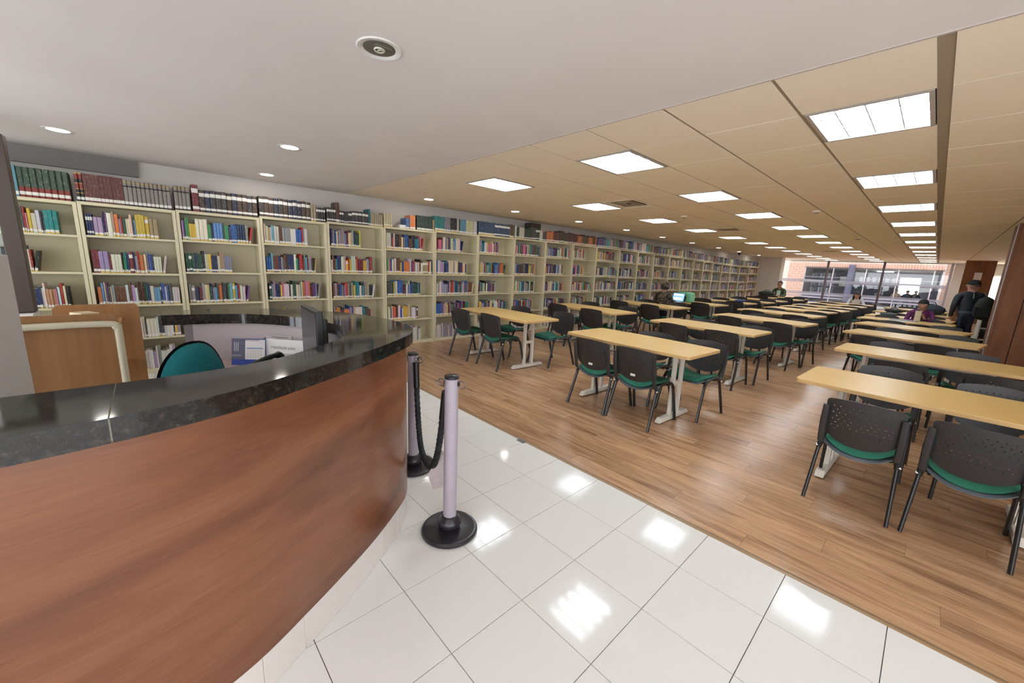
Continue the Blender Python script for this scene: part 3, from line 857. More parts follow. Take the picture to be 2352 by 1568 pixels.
# monitor, telephone, calendar, papers, chair
t = thing('computer_monitor', 'black flat computer monitor behind the reception counter', 'monitor', (-2.25, .615, .80), -.06)
MB().box((-.175, 0, .07), (.175, .03, .405)).build('housing', m_case, t, .004)
MB().box((-.155, -.0015, .09), (.155, .0005, .39)).build('screen', m_screen, t)
MB().box((-.13, .03, .11), (.13, .065, .36)).build('back_shell', m_case, t, .01)
MB().box((-.03, .03, .0), (.03, .05, .15)).build('stand', m_case, t, .003)
MB().lathe([(.085, .0006), (.085, .008), (.03, .016)], 24, 0, (0, .03, 0)).build('foot', m_case, t)
t = thing('telephone', 'dark green black telephone beside the monitor on the desk', 'telephone', (-2.33, .45, .80), .5)
MB().prism([(-.08, -.09), (.08, -.09), (.08, .09), (-.08, .09)], .0006, .06).build('base', m_case, t, .01)
MB().tube(cr([(-.05, -.10, .07), (-.055, -.08, .10), (-.05, 0, .125), (-.055, .08, .13), (-.05, .10, .10)], 5), [.022] * 6 + [.015] * 9 + [.022] * 6, 10).build('handset', mat('dark green bakelite', (.010, .016, .013), .25), t)
MB().box((.0, -.05, .060), (.06, .05, .064)).build('keypad', m_slate, t)
t = thing('desk_calendar', 'desk calendar with blue foot and white month page behind the counter', 'calendar', (-2.795, .41, .80), .93)
t.scale = (.84, .84, .86)
R1 = Matrix.Rotation(-.18, 3, 'X')
MB().box((-.115, -.002, .001), (.115, .0, .19), 0, R1).build('card', m_blue, t)
MB().box((-.115, -.0035, .042), (-.025, -.002, .188), 0, R1).build('side_panel', m_slate, t)
MB().box((-.023, -.0035, .042), (.113, -.002, .184), 0, R1).build('month_page', m_paper, t)
MB().box((-.012, -.0045, .118), (.100, -.0035, .126), 0, R1).build('week_bar', m_lblue, t)
dots = MB()
for r in range(4):
    for k in range(6): dots.box((-.006 + k * .018, -.0045, .056 + r * .015), (-.001 + k * .018, -.0035, .061 + r * .015), 0, R1)
dots.build('date_figures', mat('faint print', (.34, .33, .36), .8), t)
for k in range(3): MB().box((-.098 + k * .012, -.0045, .10), (-.092 + k * .012, -.0035, .165), 0, R1).build('printed_line', mat('pale print', (.42, .42, .50), .8), t)
text('month_name', 'FEBRERO', .017, t, (-.100, -.0128 - .0060, .070), (PI / 2 - .18, 0, 0), mat('pale print', (.42, .42, .50), .8))
sp = MB()
for k in range(18): sp.torus((-.015 + k * .007, -.036, .190), .005, .0008, 'x', 8, 4)
o = sp.build('spiral', m_slate, t); o['kind'] = 'stuff'
MB().box((-.115, .095, .001), (.115, .0965, .19), 0, Matrix.Rotation(.32, 3, 'X'), (0, .095, 0)).build('rear_card', m_paper, t)
t = thing('document_stand', 'white printed sheet in a document stand behind the counter', 'document stand', (-2.665, .575, .80), .72)
MB().box((-.125, 0, .001), (.125, .006, .165), 0, Matrix.Rotation(-.10, 3, 'X')).build('sheet', m_paper, t, .002)
MB().box((-.133, -.004, .001), (-.124, .008, .168), 0, Matrix.Rotation(-.10, 3, 'X')).build('side_edge', m_slate, t)
text('heading', 'Habilitada para', .026, t, (-.065, -.0162 - .0015, .112), (PI / 2 - .10, 0, 0), mat('grey print', (.22, .20, .22), .8))
text('heading', 'Institucional', .022, t, (-.025, -.0118 - .0015, .072), (PI / 2 - .10, 0, 0), mat('grey print', (.22, .20, .22), .8))
t = thing('notice_sheet', 'sheet of white paper stuck to the lavender lining behind the calendar', 'paper', (-2.80, .585, .80), .72)
MB().box((-.09, -.0010, .004), (.09, .0006, .17), 0).build('sheet', mat('pinkish paper', (.52, .47, .47), .8), t)
MB().box((-.05, -.002, .158), (.06, -.001, .161)).box((-.02, -.002, .145), (.02, -.001, .148)).build('printed_line', m_ink, t)
t = thing('green_folder', 'small dark green folder on the desk below the printed sheet', 'folder', (-2.40, .38, .8006), .4)
MB().box((-.10, -.04, 0), (.08, .05, .065)).build('cover', mat('folder green', (.01, .09, .035), .5), t, .003)
t = thing('office_chair', 'teal upholstered office chair with dark shell behind the counter', 'chair', (-2.485, .215, 0), 2.15)
t.scale = (.84, .84, .955)
def oval(u, v, th):
    a = 2 * PI * u
    return Vector((0, 0, 0))
def cush(half_w, half_h, y0, th):
    b = MB()
    def f(i, j):
        a = 2 * PI * i; r = j
        x = half_w * r * math.copysign(abs(math.cos(a)) ** .85, math.cos(a)); z = half_h * r * math.copysign(abs(math.sin(a)) ** .85, math.sin(a))
        x *= 1 - .12 * (z / half_h)
        return (x, y0 + .10 * x * x / half_w ** 2 * .5 - th * math.sqrt(max(0, 1 - r ** 4)), z)
    b.quadgrid(lambda u, v: f(u, v), 40, 10)
    return b
o = cush(.215, .27, 0, .045).build('backrest_cushion', m_teal, t, 0, (0, 0, .80)); o.rotation_euler = (-.12, 0, 0); o.location = (-.0, .12, .78)
o = MB().quadgrid(lambda u, v: (.228 * v * math.copysign(abs(math.cos(2 * PI * u)) ** .85, math.cos(2 * PI * u)) * (1 - .12 * v * math.sin(2 * PI * u)), .05 * (v * math.cos(2 * PI * u)) ** 2 + .035 * (1 - v ** 6), .283 * v * math.copysign(abs(math.sin(2 * PI * u)) ** .85, math.sin(2 * PI * u))), 40, 10).build('backrest_shell', m_case, t); o.rotation_euler = (-.12, 0, 0); o.location = (0, .125, .78)
MB().lathe([(.0001, -.03), (.20, -.03), (.235, .0), (.22, .035), (.0001, .05)], 28, 0, (0, -.14, .44)).build('seat_cushion', m_teal, t)
MB().tube([(0, .16, .70), (0, .17, .45), (0, .0, .39)], .02, 8).build('back_bar', m_case, t)
MB().tube([(0, -.1, .41), (0, -.1, .10)], .028, 12).build('column', m_case, t)
for k in range(5):
    a = 2 * PI * k / 5
    l_ = MB().tube([(0, -.1, .10), (.27 * math.cos(a), -.1 + .27 * math.sin(a), .07)], [.026, .016], 8); l_ = l_.build('base_arm', m_case, t)
    MB().lathe([(.028, -.014), (.03, 0), (.028, .014)], 12, 0, (.27 * math.cos(a), -.1 + .27 * math.sin(a), .0302)).ball((.27 * math.cos(a), -.1 + .27 * math.sin(a), .03), .0296, 10, 6).build('castor', m_case, l_)

# low wall with a glazed partition at the left edge, and the wooden book cart behind it
struct(MB().box((-2.95, -1.6, 0), (-2.36, -.462, 1.42)).build('pillar_left', m_wallw, None)).name = 'wall_left_near'
lw = struct(MB().box((-5.35, -1.55, 0), (-5.05, -.72, .90)).build('wall_low', m_wallw)); lw.name = 'wall_partition'
w3 = struct(MB().box((-5.20, -1.5, .98), (-5.19, -.81, 2.26)).build('window_3', m_glassg))
MB().box((-5.26, -.815, .905), (-5.14, -.715, 2.30)).build('frame_post', m_frame, w3, .006)
MB().box((-5.26, -1.55, .905), (-5.14, -.815, .985)).build('frame_rail', m_frame, w3, .006)
MB().box((-5.26, -1.55, 2.24), (-5.14, -.815, 2.30)).build('frame_rail', m_frame, w3, .006)

ct = thing('book_cart', 'oak veneer book cart with cream tube frame behind the counter', 'cart', (-4.0, -.5, 0))
MB().prism([(-.17, .06), (.33, .06), (.33, 1.0), (.30, 1.03), (-.14, 1.03), (-.17, 1.0)], -.012, .012).build('front_panel', m_cart, ct).matrix_local = Matrix(((0, 0, 1, .20), (1, 0, 0, 0), (0, 1, 0, 0), (0, 0, 0, 1)))
MB().prism([(-.04, .06), (.43, .06), (.43, 1.0), (.41, 1.03), (-.01, 1.03), (-.04, 1.0)], -.012, .012).build('rear_panel', m_cart, ct).matrix_local = Matrix(((0, 0, 1, -.44), (1, 0, 0, 0), (0, 1, 0, 0), (0, 0, 0, 1)))
for z in (.90, .55, .18):
    MB().box((-.426, -.06, z), (.186, .325, z + .022)).build('shelf', m_cartin, ct, .002)
MB().tube(cr([(.237, -.16, .05), (.237, -.16, .90), (.237, -.15, .955), (.237, -.10, .965), (.237, .27, .965), (.237, .315, .94), (.237, .325, .88), (.237, .325, .05)], 6), .021, 12).build('tube_frame', m_tube, ct)
for x in (-.38, .14):
    for y in (.0, .28): MB().ball((x, y, .032), .032, 10, 6).build('castor', m_case, ct)
t = thing('booklet', 'cream booklet lying on top shelf of the oak book cart', 'booklet', (-4.12, -.35, .9225), .5)
MB().box((-.07, -.05, 0), (.07, .05, .085)).build('cover', mat('booklet cream', (.62, .52, .32), .7), t, .003)
CB = [('maroon', (.13, .02, .06), .26, .02, -.32), ('white', (.5, .48, .44), .25, .018, -.32), ('dark green', (.03, .06, .05), .25, .018, -.33), ('grey', (.30, .30, .31), .235, .022, -.35), ('cream', (.55, .50, .36), .20, .03, -.5)]
xx = .0
for n, (cn, col, h, th, ln) in enumerate(CB):
    o = D.objects.new('book', BM['plain']); C.objects.link(o)
    o.scale = (.17, th, h); o.color = (*col, 1)
    o.matrix_world = Matrix.Translation((-3.92 - xx, -.18, .574)) @ Matrix.Rotation(PI / 2, 4, 'Z') @ Matrix.Rotation(ln * -1, 4, 'X') @ Matrix.Diagonal((.17, th, h, 1))
    xx += th * 1.25 + (.02 if n == 3 else 0)
    tag(o, f'{cn} book leaning on the oak cart lower shelf, {ordn(n + 1)} from the front', 'book', 'books leaning on the cart shelf')

# ------------------------------------------------------------------ stanchions and rope
def stanchion(x, y, hgt, label):
    t = thing('stanchion', label, 'stanchion', (x, y, 0), .5, 'rope barrier posts beside the counter')
    MB().lathe([(.0001, .0006), (.150, .0006), (.155, .006), (.155, .018), (.148, .026), (.138, .027), (.130, .025), (.050, .030), (.0001, .031)], 48).build('base', m_rubber, t)
    MB().lathe([(.046, .030), (.060, .042), (.064, .058), (.060, .076), (.048, .088), (.044, .098), (.0385, .102)], 32).build('collar', m_rubber, t)
    pl = MB().lathe([(.036, .095), (.036, hgt - .015)], 32).build('pole', m_pole, t)
    MB().lathe([(.0375, hgt - .016), (.0385, hgt - .012), (.0385, hgt - .003), (.035, hgt), (.0001, hgt + .001)], 32).build('cap', m_rubber, pl)
    for s in (-1, 1):
        MB().torus((s * .058, 0, hgt - .045), .020, .0035, 'y', 18, 6).build('ring', mat('steel ring', (.16, .13, .13), .3, .8), pl)
        MB().box((min(s * .034, s * .044), -.006, hgt - .052), (max(s * .034, s * .044), .006, hgt - .030)).build('ring_eye', m_case, pl)
    return t
P1, P2 = Vector((-1.625, 1.112, 0)), Vector((-2.375, 1.30, 0))
stanchion(P1.x, P1.y, .905, 'nearer lavender grey stanchion with black base and rings')
stanchion(P2.x, P2.y, .855, 'farther stanchion, partly hidden behind the counter end')
rp = thing('barrier_rope', 'black twisted rope hanging between the two stanchions', 'rope', (0, 0, 0))
a = P1 + Vector((-.058, .0, .80)); b = P2 + Vector((.06, -.01, .80))
path = []
for i in range(33):
    s = i / 32; p = a.lerp(b, s); u = abs(2 * s - 1)
    p.z = .80 - .55 * (1 - u ** 3.2); p += Vector((.02, -.03, 0)) * (1 - u * u); path.append(tuple(p))
rb = MB().tube(path, .017, 12); rb.build('cord', m_rope, rp)
sp = MB()
for st in range(3):
    hp = []
    for i in range(241):
        s = i / 240 * 32; k = min(31, int(s)); f = s - k
        p = Vector(path[k]).lerp(Vector(path[k + 1]), f); q = Vector(path[k + 1]) - Vector(path[k]); q.normalize()
        n1 = q.cross(Vector((.25, .97, 0))).normalized(); n2 = q.cross(n1); an = i * .55 + st * 2 * PI / 3
        hp.append(tuple(p + (n1 * math.cos(an) + n2 * math.sin(an)) * .0125))
    sp.tube(hp, .0075, 5)
sp.build('strands', m_rope, rp)
for p, q in ((path[0], path[1]), (path[-1], path[-2])):
    MB().tube([p, tuple(Vector(p).lerp(Vector(q), 1.6))], .0205, 12).build('end_sleeve', m_case, rp)
    MB().torus((p[0], p[1], p[2] + .022), .014, .003, 'y', 14, 6).build('hook', m_chrome, rp)
t = thing('paper_tag', 'torn pinkish paper sheet hanging behind the nearer stanchion', 'paper tag', (-1.80, 1.16, .14))
R2 = Matrix.Rotation(.62, 3, 'Z')
pt = MB(); q = [(0, 0, .27), (.075, .012, .19), (.03, .008, .03), (-.045, .0, .0), (-.075, -.01, .10), (-.02, 0, .2)]
bi = len(pt.v)
for dyv in (0, .0012): pt.v += [tuple(R2 @ Vector((x, y + dyv, z))) for x, y, z in q]
n = len(q); pt.face(list(range(n))); pt.face([n + i for i in reversed(range(n))])
for i in range(n): pt.face([i, (i + 1) % n, n + (i + 1) % n, n + i])
pt.build('sheet', noisy('pinkish tag paper', (.52, .44, .44), (.60, .52, .52), 30, .8), t)

# ------------------------------------------------------------------ tables
def make_table():
    t = thing('reading_table', 'x', 'table', (0, 0, 0), 0, 'reading tables')
    L2, W2 = .70, .325
    P = []
    def arc(cx, cy, r, a0, a1, n=5): return [(cx + r * math.cos(a0 + (a1 - a0) * k / n), cy + r * math.sin(a0 + (a1 - a0) * k / n)) for k in range(n + 1)]
    r = .035
    for sx, sy, a0 in ((1, -1, -PI / 2), (1, 1, 0), (-1, 1, PI / 2), (-1, -1, PI)):
        P += arc(sx * (L2 - r), sy * (W2 - r), r, a0, a0 + PI / 2)
        if sx == 1 and sy == 1 or sx == -1 and sy == -1:
            for k in range(1, 10):
                f = -1 + 2 * k / 10; P.append((-sx * f * (L2 - r), sy * (W2 + .035 * (1 - f * f))))
    tp = MB().prism(P, .706, .735, 1, 0); tp.build('tabletop', [m_tablet, m_tabedge], t, .0025)
    for s in (-1, 1):
        x = s * .46
        fm_ = MB(); q = [(-.285, .010), (.285, .010), (.245, .052), (-.245, .052)]
        fm_.v = [(x + dx, yy, zz) for dx in (-.028, .028) for yy, zz in q]
        fm_.face([3, 2, 1, 0]); fm_.face([4, 5, 6, 7])
        for k in range(4): fm_.face([k, (k + 1) % 4, 4 + (k + 1) % 4, 4 + k])
        ft = fm_.build('leg', m_leg, t, .004)
        for yy in (-.072, .072):
            MB().box((x - .017, yy - .018, .050), (x + .017, yy + .018, .70)).build('post', m_leg, ft, .004)
        MB().box((x - .014, -.056, .36), (x + .014, .056, .40)).build('crossbar', m_leg, ft, .003)
        MB().box((x - .02, -.22, .69), (x + .02, .22, .7055)).build('top_bracket', m_leg, ft, .003)
        for yy in (-.25, .25): MB().lathe([(.016, 0), (.016, .011)], 12, 0, (x, yy, 0)).build('glide', m_black, ft)
    MB().box((-.445, -.012, .64), (.445, .012, .69)).build('stretcher', m_leg, t, .003)
    return t
T0 = make_table()
col_txt = {'A': 'bookcase row', 'B': 'middle row', 'C': 'right-hand row'}
TAB = {'A': [(-4.48, 4.06, -.05), (-4.46, 6.22, -.10), (-4.42, 8.42, -.09), (-4.18, 10.4, -.12), (-4.02, 12.1, -.10), (-3.88, 13.3, -.10), (-3.88, 14.75, -.12), (-3.78, 16.5, -.12), (-3.86, 17.6, -.12)],
       'B': [(-2.12, 3.885, -.05), (-2.19, 5.98, -.06), (-2.02, 8.02, -.12), (-2.2, 9.95, -.14), (-2.15, 11.45, -.15), (-2.05, 12.5, -.13), (-2.04, 13.75, -.13), (-1.98, 15.2, -.13), (-1.95, 16.6, -.13)],
       'C': [(.12, 3.87, -.03), (.05, 5.82, -.05), (-.13, 7.80, -.17), (-.19, 9.50, -.20), (-.32, 11.0, -.12), (-.30, 12.1, -.12), (-.32, 13.9, -.1), (-.25, 16.0, -.1)]}
SCX = {'A': 1.19, 'B': 1.06, 'C': .99}
first = True
for c in 'ABC':
    for n, (x, y, r) in enumerate(TAB[c]):
        lab = f'maple reading table on cream legs, {ordn(n + 1)} from the front in the {col_txt[c]}'
        sx = SCX[c]
        if c == 'C' and n >= 2: sx = .96
        if c == 'A' and n >= 3: sx = 1.0
        if c == 'B' and n >= 4: sx = .95
        if c == 'C' and n == 0: sx = 1.03
        if first: T0.location = (x, y, 0); T0.rotation_euler.z = r; T0['label'] = lab; T0.scale = (sx, 1.04, 1); first = False
        else: dup(T0, (x, y, 0), r, lab, (sx, 1.04, 1))

# ------------------------------------------------------------------ chairs
def backrest_mesh():
    nu, nv = 59, 41
    Wd, Hh, th = .222, .335, .009
    def wid(v):
        if v < .46: return Wd * (1 - (1 - v / .46) ** 2.5) ** .5
        if v > .93: return Wd - .022 * (1 - math.sqrt(max(0, 1 - ((v - .93) / .07) ** 2)))
        return Wd
    def pt(i, j, k):
        s = 2 * i / nu - 1; v = j / nv
        v = max(v, .004)
        x = s * wid(v); v2 = v + (.016 / Hh) * (1 - s * s) * v
        y = -.070 * v - .045 * (1 - (x / Wd) ** 2) + .02 * (v - .5) ** 2 + k * th
        return (x, y, Hh * v2)
    hole = set()
    for rr in range(8):
        j = 13 + rr * 3
        for q in range(-5, 6):
            i = 29 + q * 5 + (2 if rr % 2 else 0)
            if 6 <= i <= 52: hole.add((i, j))
    b = MB(); idx = {}
    for k in (0, 1):
        for j in range(nv + 1):
            for i in range(nu + 1): idx[i, j, k] = len(b.v); b.v.append(pt(i, j, k))
    solid = lambda i, j: 0 <= i < nu and 0 <= j < nv and (i, j) not in hole
    for j in range(nv):
        for i in range(nu):
            if (i, j) in hole: continue
            for k in (0, 1):
                q = [idx[i, j, k], idx[i + 1, j, k], idx[i + 1, j + 1, k], idx[i, j + 1, k]]
                b.face(q if k == 0 else q[::-1], 0, True)
            for (di, dj, e0, e1) in ((-1, 0, (0, 0), (0, 1)), (1, 0, (1, 0), (1, 1)), (0, -1, (0, 0), (1, 0)), (0, 1, (0, 1), (1, 1))):
                if not solid(i + di, j + dj):
                    p0, p1 = (i + e0[0], j + e0[1]), (i + e1[0], j + e1[1])
                    b.face([idx[p0[0], p0[1], 0], idx[p1[0], p1[1], 0], idx[p1[0], p1[1], 1], idx[p0[0], p0[1], 1]])
    return b.mesh('backrest', m_plastic)
def seat_fn(hx, y0, y1, z, thick):
    def f(u, v, top):
        s = 2 * u - 1; w = 2 * v - 1
        x = hx * s * (1 - .10 * max(0, w)) * (1 - .10 * w ** 6); y = y0 + (y1 - y0) * v * 1.0
        y = (y0 + y1) / 2 + (y - (y0 + y1) / 2) * (1 - .07 * s ** 4)
        zz = z - .048 * (1 - s * s) * (1 - v) ** .7 + .020 * abs(s) ** 3 * (1 - v) - .035 * max(0, v - .75) ** 2 * 16 * .5
        e = max(abs(s), abs(w)); rnd = max(0, (e - .8) / .2)
        return (x, y, zz + (thick * (1 - .75 * rnd ** 2) if top else 0))
    return f
def seat_mesh(name, m, hx, y0, y1, z, th):
    f = seat_fn(hx, y0, y1, z, th); b = MB(); nu, nv = 16, 12
    b.quadgrid(lambda u, v: f(u, v, True), nu, nv); b.quadgrid(lambda u, v: f(u, v, False), nu, nv)
    off = (nu + 1) * (nv + 1)
    ring = [i for i in range(nu + 1)] + [(j + 1) * (nu + 1) - 1 for j in range(1, nv + 1)] + [nv * (nu + 1) + i for i in reversed(range(nu))] + [j * (nu + 1) for j in reversed(range(1, nv))]
    for a, c in zip(ring, ring[1:] + ring[:1]): b.face([a, c, off + c, off + a], 0, True)
    return b.mesh(name, m)
def make_chair():
    t = thing('stacking_chair', 'x', 'chair')
    sh_ = inst(seat_mesh('seat_shell', m_shell, .218, -.215, .215, .416, .022), 'seat', t)
    inst(seat_mesh('seat_pad', m_green, .205, -.195, .205, .440, .030), 'seat_pad', sh_)
    inst(backrest_mesh(), 'backrest', t, (0, -.175, .452))
    for s in (-1, 1):
        MB().tube([(s * .245, -.275, .0005), (s * .228, -.165, .375)], .0175, 10, sy=.75).build('leg', m_black, t)
        MB().tube([(s * .240, .245, .0005), (s * .228, .155, .375)], .0175, 10, sy=.75).build('leg', m_black, t)
        MB().tube(cr([(s * .228, -.165, .373), (s * .226, -.135, .420), (s * .226, -.08, .442), (s * .226, .07, .442), (s * .226, .125, .420), (s * .228, .155, .373)], 4), .0175, 10, sy=.75).build('side_arch', m_black, t)
        MB().tube([(s * .218, -.150, .400), (s * .220, -.200, .44), (s * .222, -.228, .60), (s * .218, -.250, .735)], [.016, .022, .023, .020], 8, sy=.6).build('back_post', m_plastic, t)
        MB().tube([(s * .226, 0.0, .436), (s * .12, .0, .415)], .009, 6).build('seat_stay', m_black, t)
        MB().ball((s * .241, -.175, .392), .012, 8, 6).build('bolt', m_chrome, t)
    for y in (-.12, .11): MB().tube([(-.226, y, .425), (-.19, y, .402), (.19, y, .402), (.226, y, .425)], .011, 8).build('cross_tube', m_black, t)
    return t
CH0 = make_chair()
CHS = []
def chairs_for(c, n, spec):
    """spec: list of (side, slot, dx, dy, drot); side -1 = near side (backrest towards the front), +1 = far side"""
    tx, ty, tr_ = TAB[c][n]
    for (side, slot, dx, dy_, dr) in spec:
        lx = slot * .36 * (SCX[c] / 1.06) + dx
        lyy = side * (.30 if side > 0 else .30) + dy_
        x = tx + lx * math.cos(tr_) - lyy * math.sin(tr_); y = ty + lx * math.sin(tr_) + lyy * math.cos(tr_)
        rz = tr_ + (0 if side < 0 else PI) + dr
        sd = ('left' if slot < 0 else 'right'); ns = 'near' if side < 0 else 'far'
        lab = f'black perforated chair with green seat, {sd} chair on {ns} side of {ordn(n + 1)} table, {col_txt[c]}'
        CHS.append((x, y, rz, lab, c))
jr = random.Random(5)
SPEC = {('A', 0): [(-1, -1, -.02, -.03, 0), (-1, 1, -.12, .01, -.02), (1, -1, .10, .05, .05), (1, 1, .14, .17, -.08)],
        ('B', 0): [(-1, -1, .16, .0, 0), (-1, 1, -.06, .02, 0), (1, -1, .27, .02, .03), (1, 1, .12, .04, -.05)],
        ('C', 0): [(-1, -1, .06, -.12, .02), (-1, 1, -.12, -.10, -.02), (1, -1, .06, .06, .0), (1, 1, -.04, -.03, .04)],
        ('C', 1): [(-1, -1, .20, -.06, .02), (-1, 1, .12, -.04, -.02), (1, -1, .02, .0, .0), (1, 1, -.02, -.03, .04)]}
for c in 'ABC':
    for n in range(len(TAB[c])):
        sp = SPEC.get((c, n))
        if sp is None:
            sp = [(sd, sl, jr.uniform(-.05, .05) + (.08 if c == 'B' else 0), jr.uniform(-.05, .06), jr.uniform(-.10, .10)) for sd in (-1, 1) for sl in (-1, 1)]
        chairs_for(c, n, sp)
SC = {'A': (1.04, 1., .985), 'B': (.98, 1., .945), 'C': (.86, .97, .915)}
tagm = MB().box((-.026, -.0022, -.012), (.026, 0, .012)).mesh('label_tag', m_label)
for n, (x, y, rz, lab, c) in enumerate(CHS):
    sc = SC[c]
    if c == 'C' and 'far side' in lab: sc = (.86, .97, .975)
    if n == 0:
        CH0.location = (x, y, 0); CH0.rotation_euler.z = rz; CH0['label'] = lab; CH0['group'] = 'stacking chairs round the reading tables'; CH0.scale = sc; r = CH0
    else: r = dup(CH0, (x, y, 0), rz, lab, sc)
    if 'near side of first table, middle row' in lab:
        bk = [k for k in r.children if k.name.startswith('backrest')][0]
        o = inst(tagm, 'label_tag', bk, (0, -.0592, .068)); o.rotation_euler = (-.10, 0, 0)

# ------------------------------------------------------------------ people
def figure(name, label, loc, rz, joints, mats, group=None, cat='person'):
    """joints: name -> (pos, radius, parent, material index).  One skinned surface."""
    t = thing(name, label, cat, loc, rz, group)
    names = list(joints); ix = {k: i for i, k in enumerate(names)}
    me = D.meshes.new('body')
    me.from_pydata([joints[k][0] for k in names], [(ix[joints[k][2]], ix[k]) for k in names if joints[k][2]], [])
    o = D.objects.new('body', me); C.objects.link(o)
    md = o.modifiers.new('skin', 'SKIN'); md.use_smooth_shade = True
    for i, k in enumerate(names):
        r = joints[k][1]; sv = me.skin_vertices[0].data[i]
        sv.radius = r if isinstance(r, tuple) else (r, r); sv.use_root = (joints[k][2] is None)
    sb = o.modifiers.new('sub', 'SUBSURF'); sb.levels = 2; sb.render_levels = 2
    bpy.context.view_layer.update()
    ev = o.evaluated_get(bpy.context.evaluated_depsgraph_get())
    nm = D.meshes.new_from_object(ev)
    D.objects.remove(o); D.meshes.remove(me)
    nm.materials.clear()
    for m in mats: nm.materials.append(m)
    segs = [(Vector(joints[joints[k][2]][0]), Vector(joints[k][0]), joints[k][3]) for k in names if joints[k][2]]
    def dseg(p, a, b):
        ab = b - a; u = max(0, min(1, (p - a).dot(ab) / max(1e-9, ab.length_squared))); return (p - a - ab * u).length
    for f in nm.polygons:
        c = f.center; f.material_index = min(segs, key=lambda s: dseg(c, s[0], s[1]))[2]; f.use_smooth = True
    b = D.objects.new('body', nm); C.objects.link(b); b.parent = t
    return t
def fingers(J, side, wrist, direc, palmn, mi, curl=.6):
    """palm plus four unequal fingers and a thumb, curled towards palmn"""
    d = Vector(direc).normalized(); n = Vector(palmn).normalized(); s = d.cross(n).normalized(); w = Vector(wrist)
    J[side + 'palm'] = (tuple(w + d * .055), (.030, .016), side + 'wrist', mi)
    for k, (o_, L) in enumerate(((-.027, .062), (-.009, .072), (.009, .068), (.026, .052))):
        b0 = w + d * .085 + s * o_; b1 = b0 + (d * (1 - curl * .5) + n * curl * .5).normalized() * L * .55; b2 = b1 + (d * (1 - curl) + n * curl).normalized() * L * .5
        J[f'{side}k{k}'] = (tuple(b0), .0095, side + 'palm', mi); J[f'{side}m{k}'] = (tuple(b1), .0085, f'{side}k{k}', mi); J[f'{side}t{k}'] = (tuple(b2), .007, f'{side}m{k}', mi)
    b0 = w + d * .035 - s * .032; b1 = b0 + (d * .6 - s * .6 + n * .3).normalized() * .035; b2 = b1 + (d * .7 + n * .6).normalized() * .028
    J[side + 'th0'] = (tuple(b0), .011, side + 'palm', mi); J[side + 'th1'] = (tuple(b1), .010, side + 'th0', mi); J[side + 'th2'] = (tuple(b2), .008, side + 'th1', mi)
def head(t, c, tilt=0., turn=0., hair=m_hair, style='short', capm=None):
    """face features, ears and hair on the head centred at c (looking along +y before turning)"""
    R = Matrix.Rotation(turn, 4, 'Z') @ Matrix.Rotation(tilt, 4, 'X')
    Mx = Matrix.Translation(c) @ R
    def put(mb_, nm, m): o = mb_.build(nm, m, t); o.matrix_local = Mx; return o
    eye = mat('eye white', (.6, .58, .55), .3)
    for s in (-1, 1):
        put(MB().ball((s * .030, .0855, .010), .0105, 8, 6), 'eye', eye)
        put(MB().ball((s * .030, .0935, .010), .0048, 8, 6), 'pupil', m_hair)
        put(MB().box((s * .030 - .016, .088, .031), (s * .030 + .017, .103, .037)), 'eyebrow', m_hair)
        put(MB().ball((s * .086, -.004, .002), .022, 8, 6, sx=.42, sy=.8, sz=1.3), 'ear', m_skin)
    put(MB().tube([(0, .096, .016), (0, .116, -.018), (0, .100, -.026)], [.007, .012, .009], 8), 'nose', m_skin)
    put(MB().ball((0, .090, -.052), .022, 10, 6, sy=.5, sz=.32), 'mouth', mat('lips', (.33, .12, .10), .5))
    if style == 'cap':
        h = MB()
        h.quadgrid(lambda u, v: (.094 * math.sin(2 * PI * u) * math.sin(max(.01, v * 1.50)), -.012 + .110 * math.cos(2 * PI * u) * math.sin(max(.01, v * 1.5)), .004 + .122 * math.cos(v * 1.5) ** .85), 24, 10)
        put(h, 'beanie', capm)
        put(MB().tube([(.090 * math.sin(2 * PI * k / 24), -.012 + .106 * math.cos(2 * PI * k / 24), .014 + .022 * math.cos(2 * PI * k / 24)) for k in range(25)], .007, 8, cap=False), 'beanie_band', capm)
    else:
        drop = {'short': 1.7, 'long': 2.0}[style]
        h = MB(); h.quadgrid(lambda u, v: (.088 * math.sin(2 * PI * u) * math.sin(max(.01, v * (drop if math.cos(2 * PI * u) < .35 else 1.05))), -.008 + .104 * math.cos(2 * PI * u) * math.sin(max(.01, v * (drop if math.cos(2 * PI * u) < .35 else 1.05))), .020 + .098 * math.cos(v * (drop if math.cos(2 * PI * u) < .35 else 1.05))), 32, 10)
        put(h, 'hair', hair)
        if style == 'long':
            for s in (-1, 1): put(MB().tube([(s * .075, .0, .03), (s * .092, -.01, -.06), (s * .085, .0, -.16), (s * .075, .02, -.25)], [.022, .034, .034, .014], 10), 'hair_lock', hair)
            put(MB().tube([(0, -.08, .04), (0, -.10, -.08), (0, -.095, -.22)], [.05, .07, .04], 10), 'hair_back', hair)
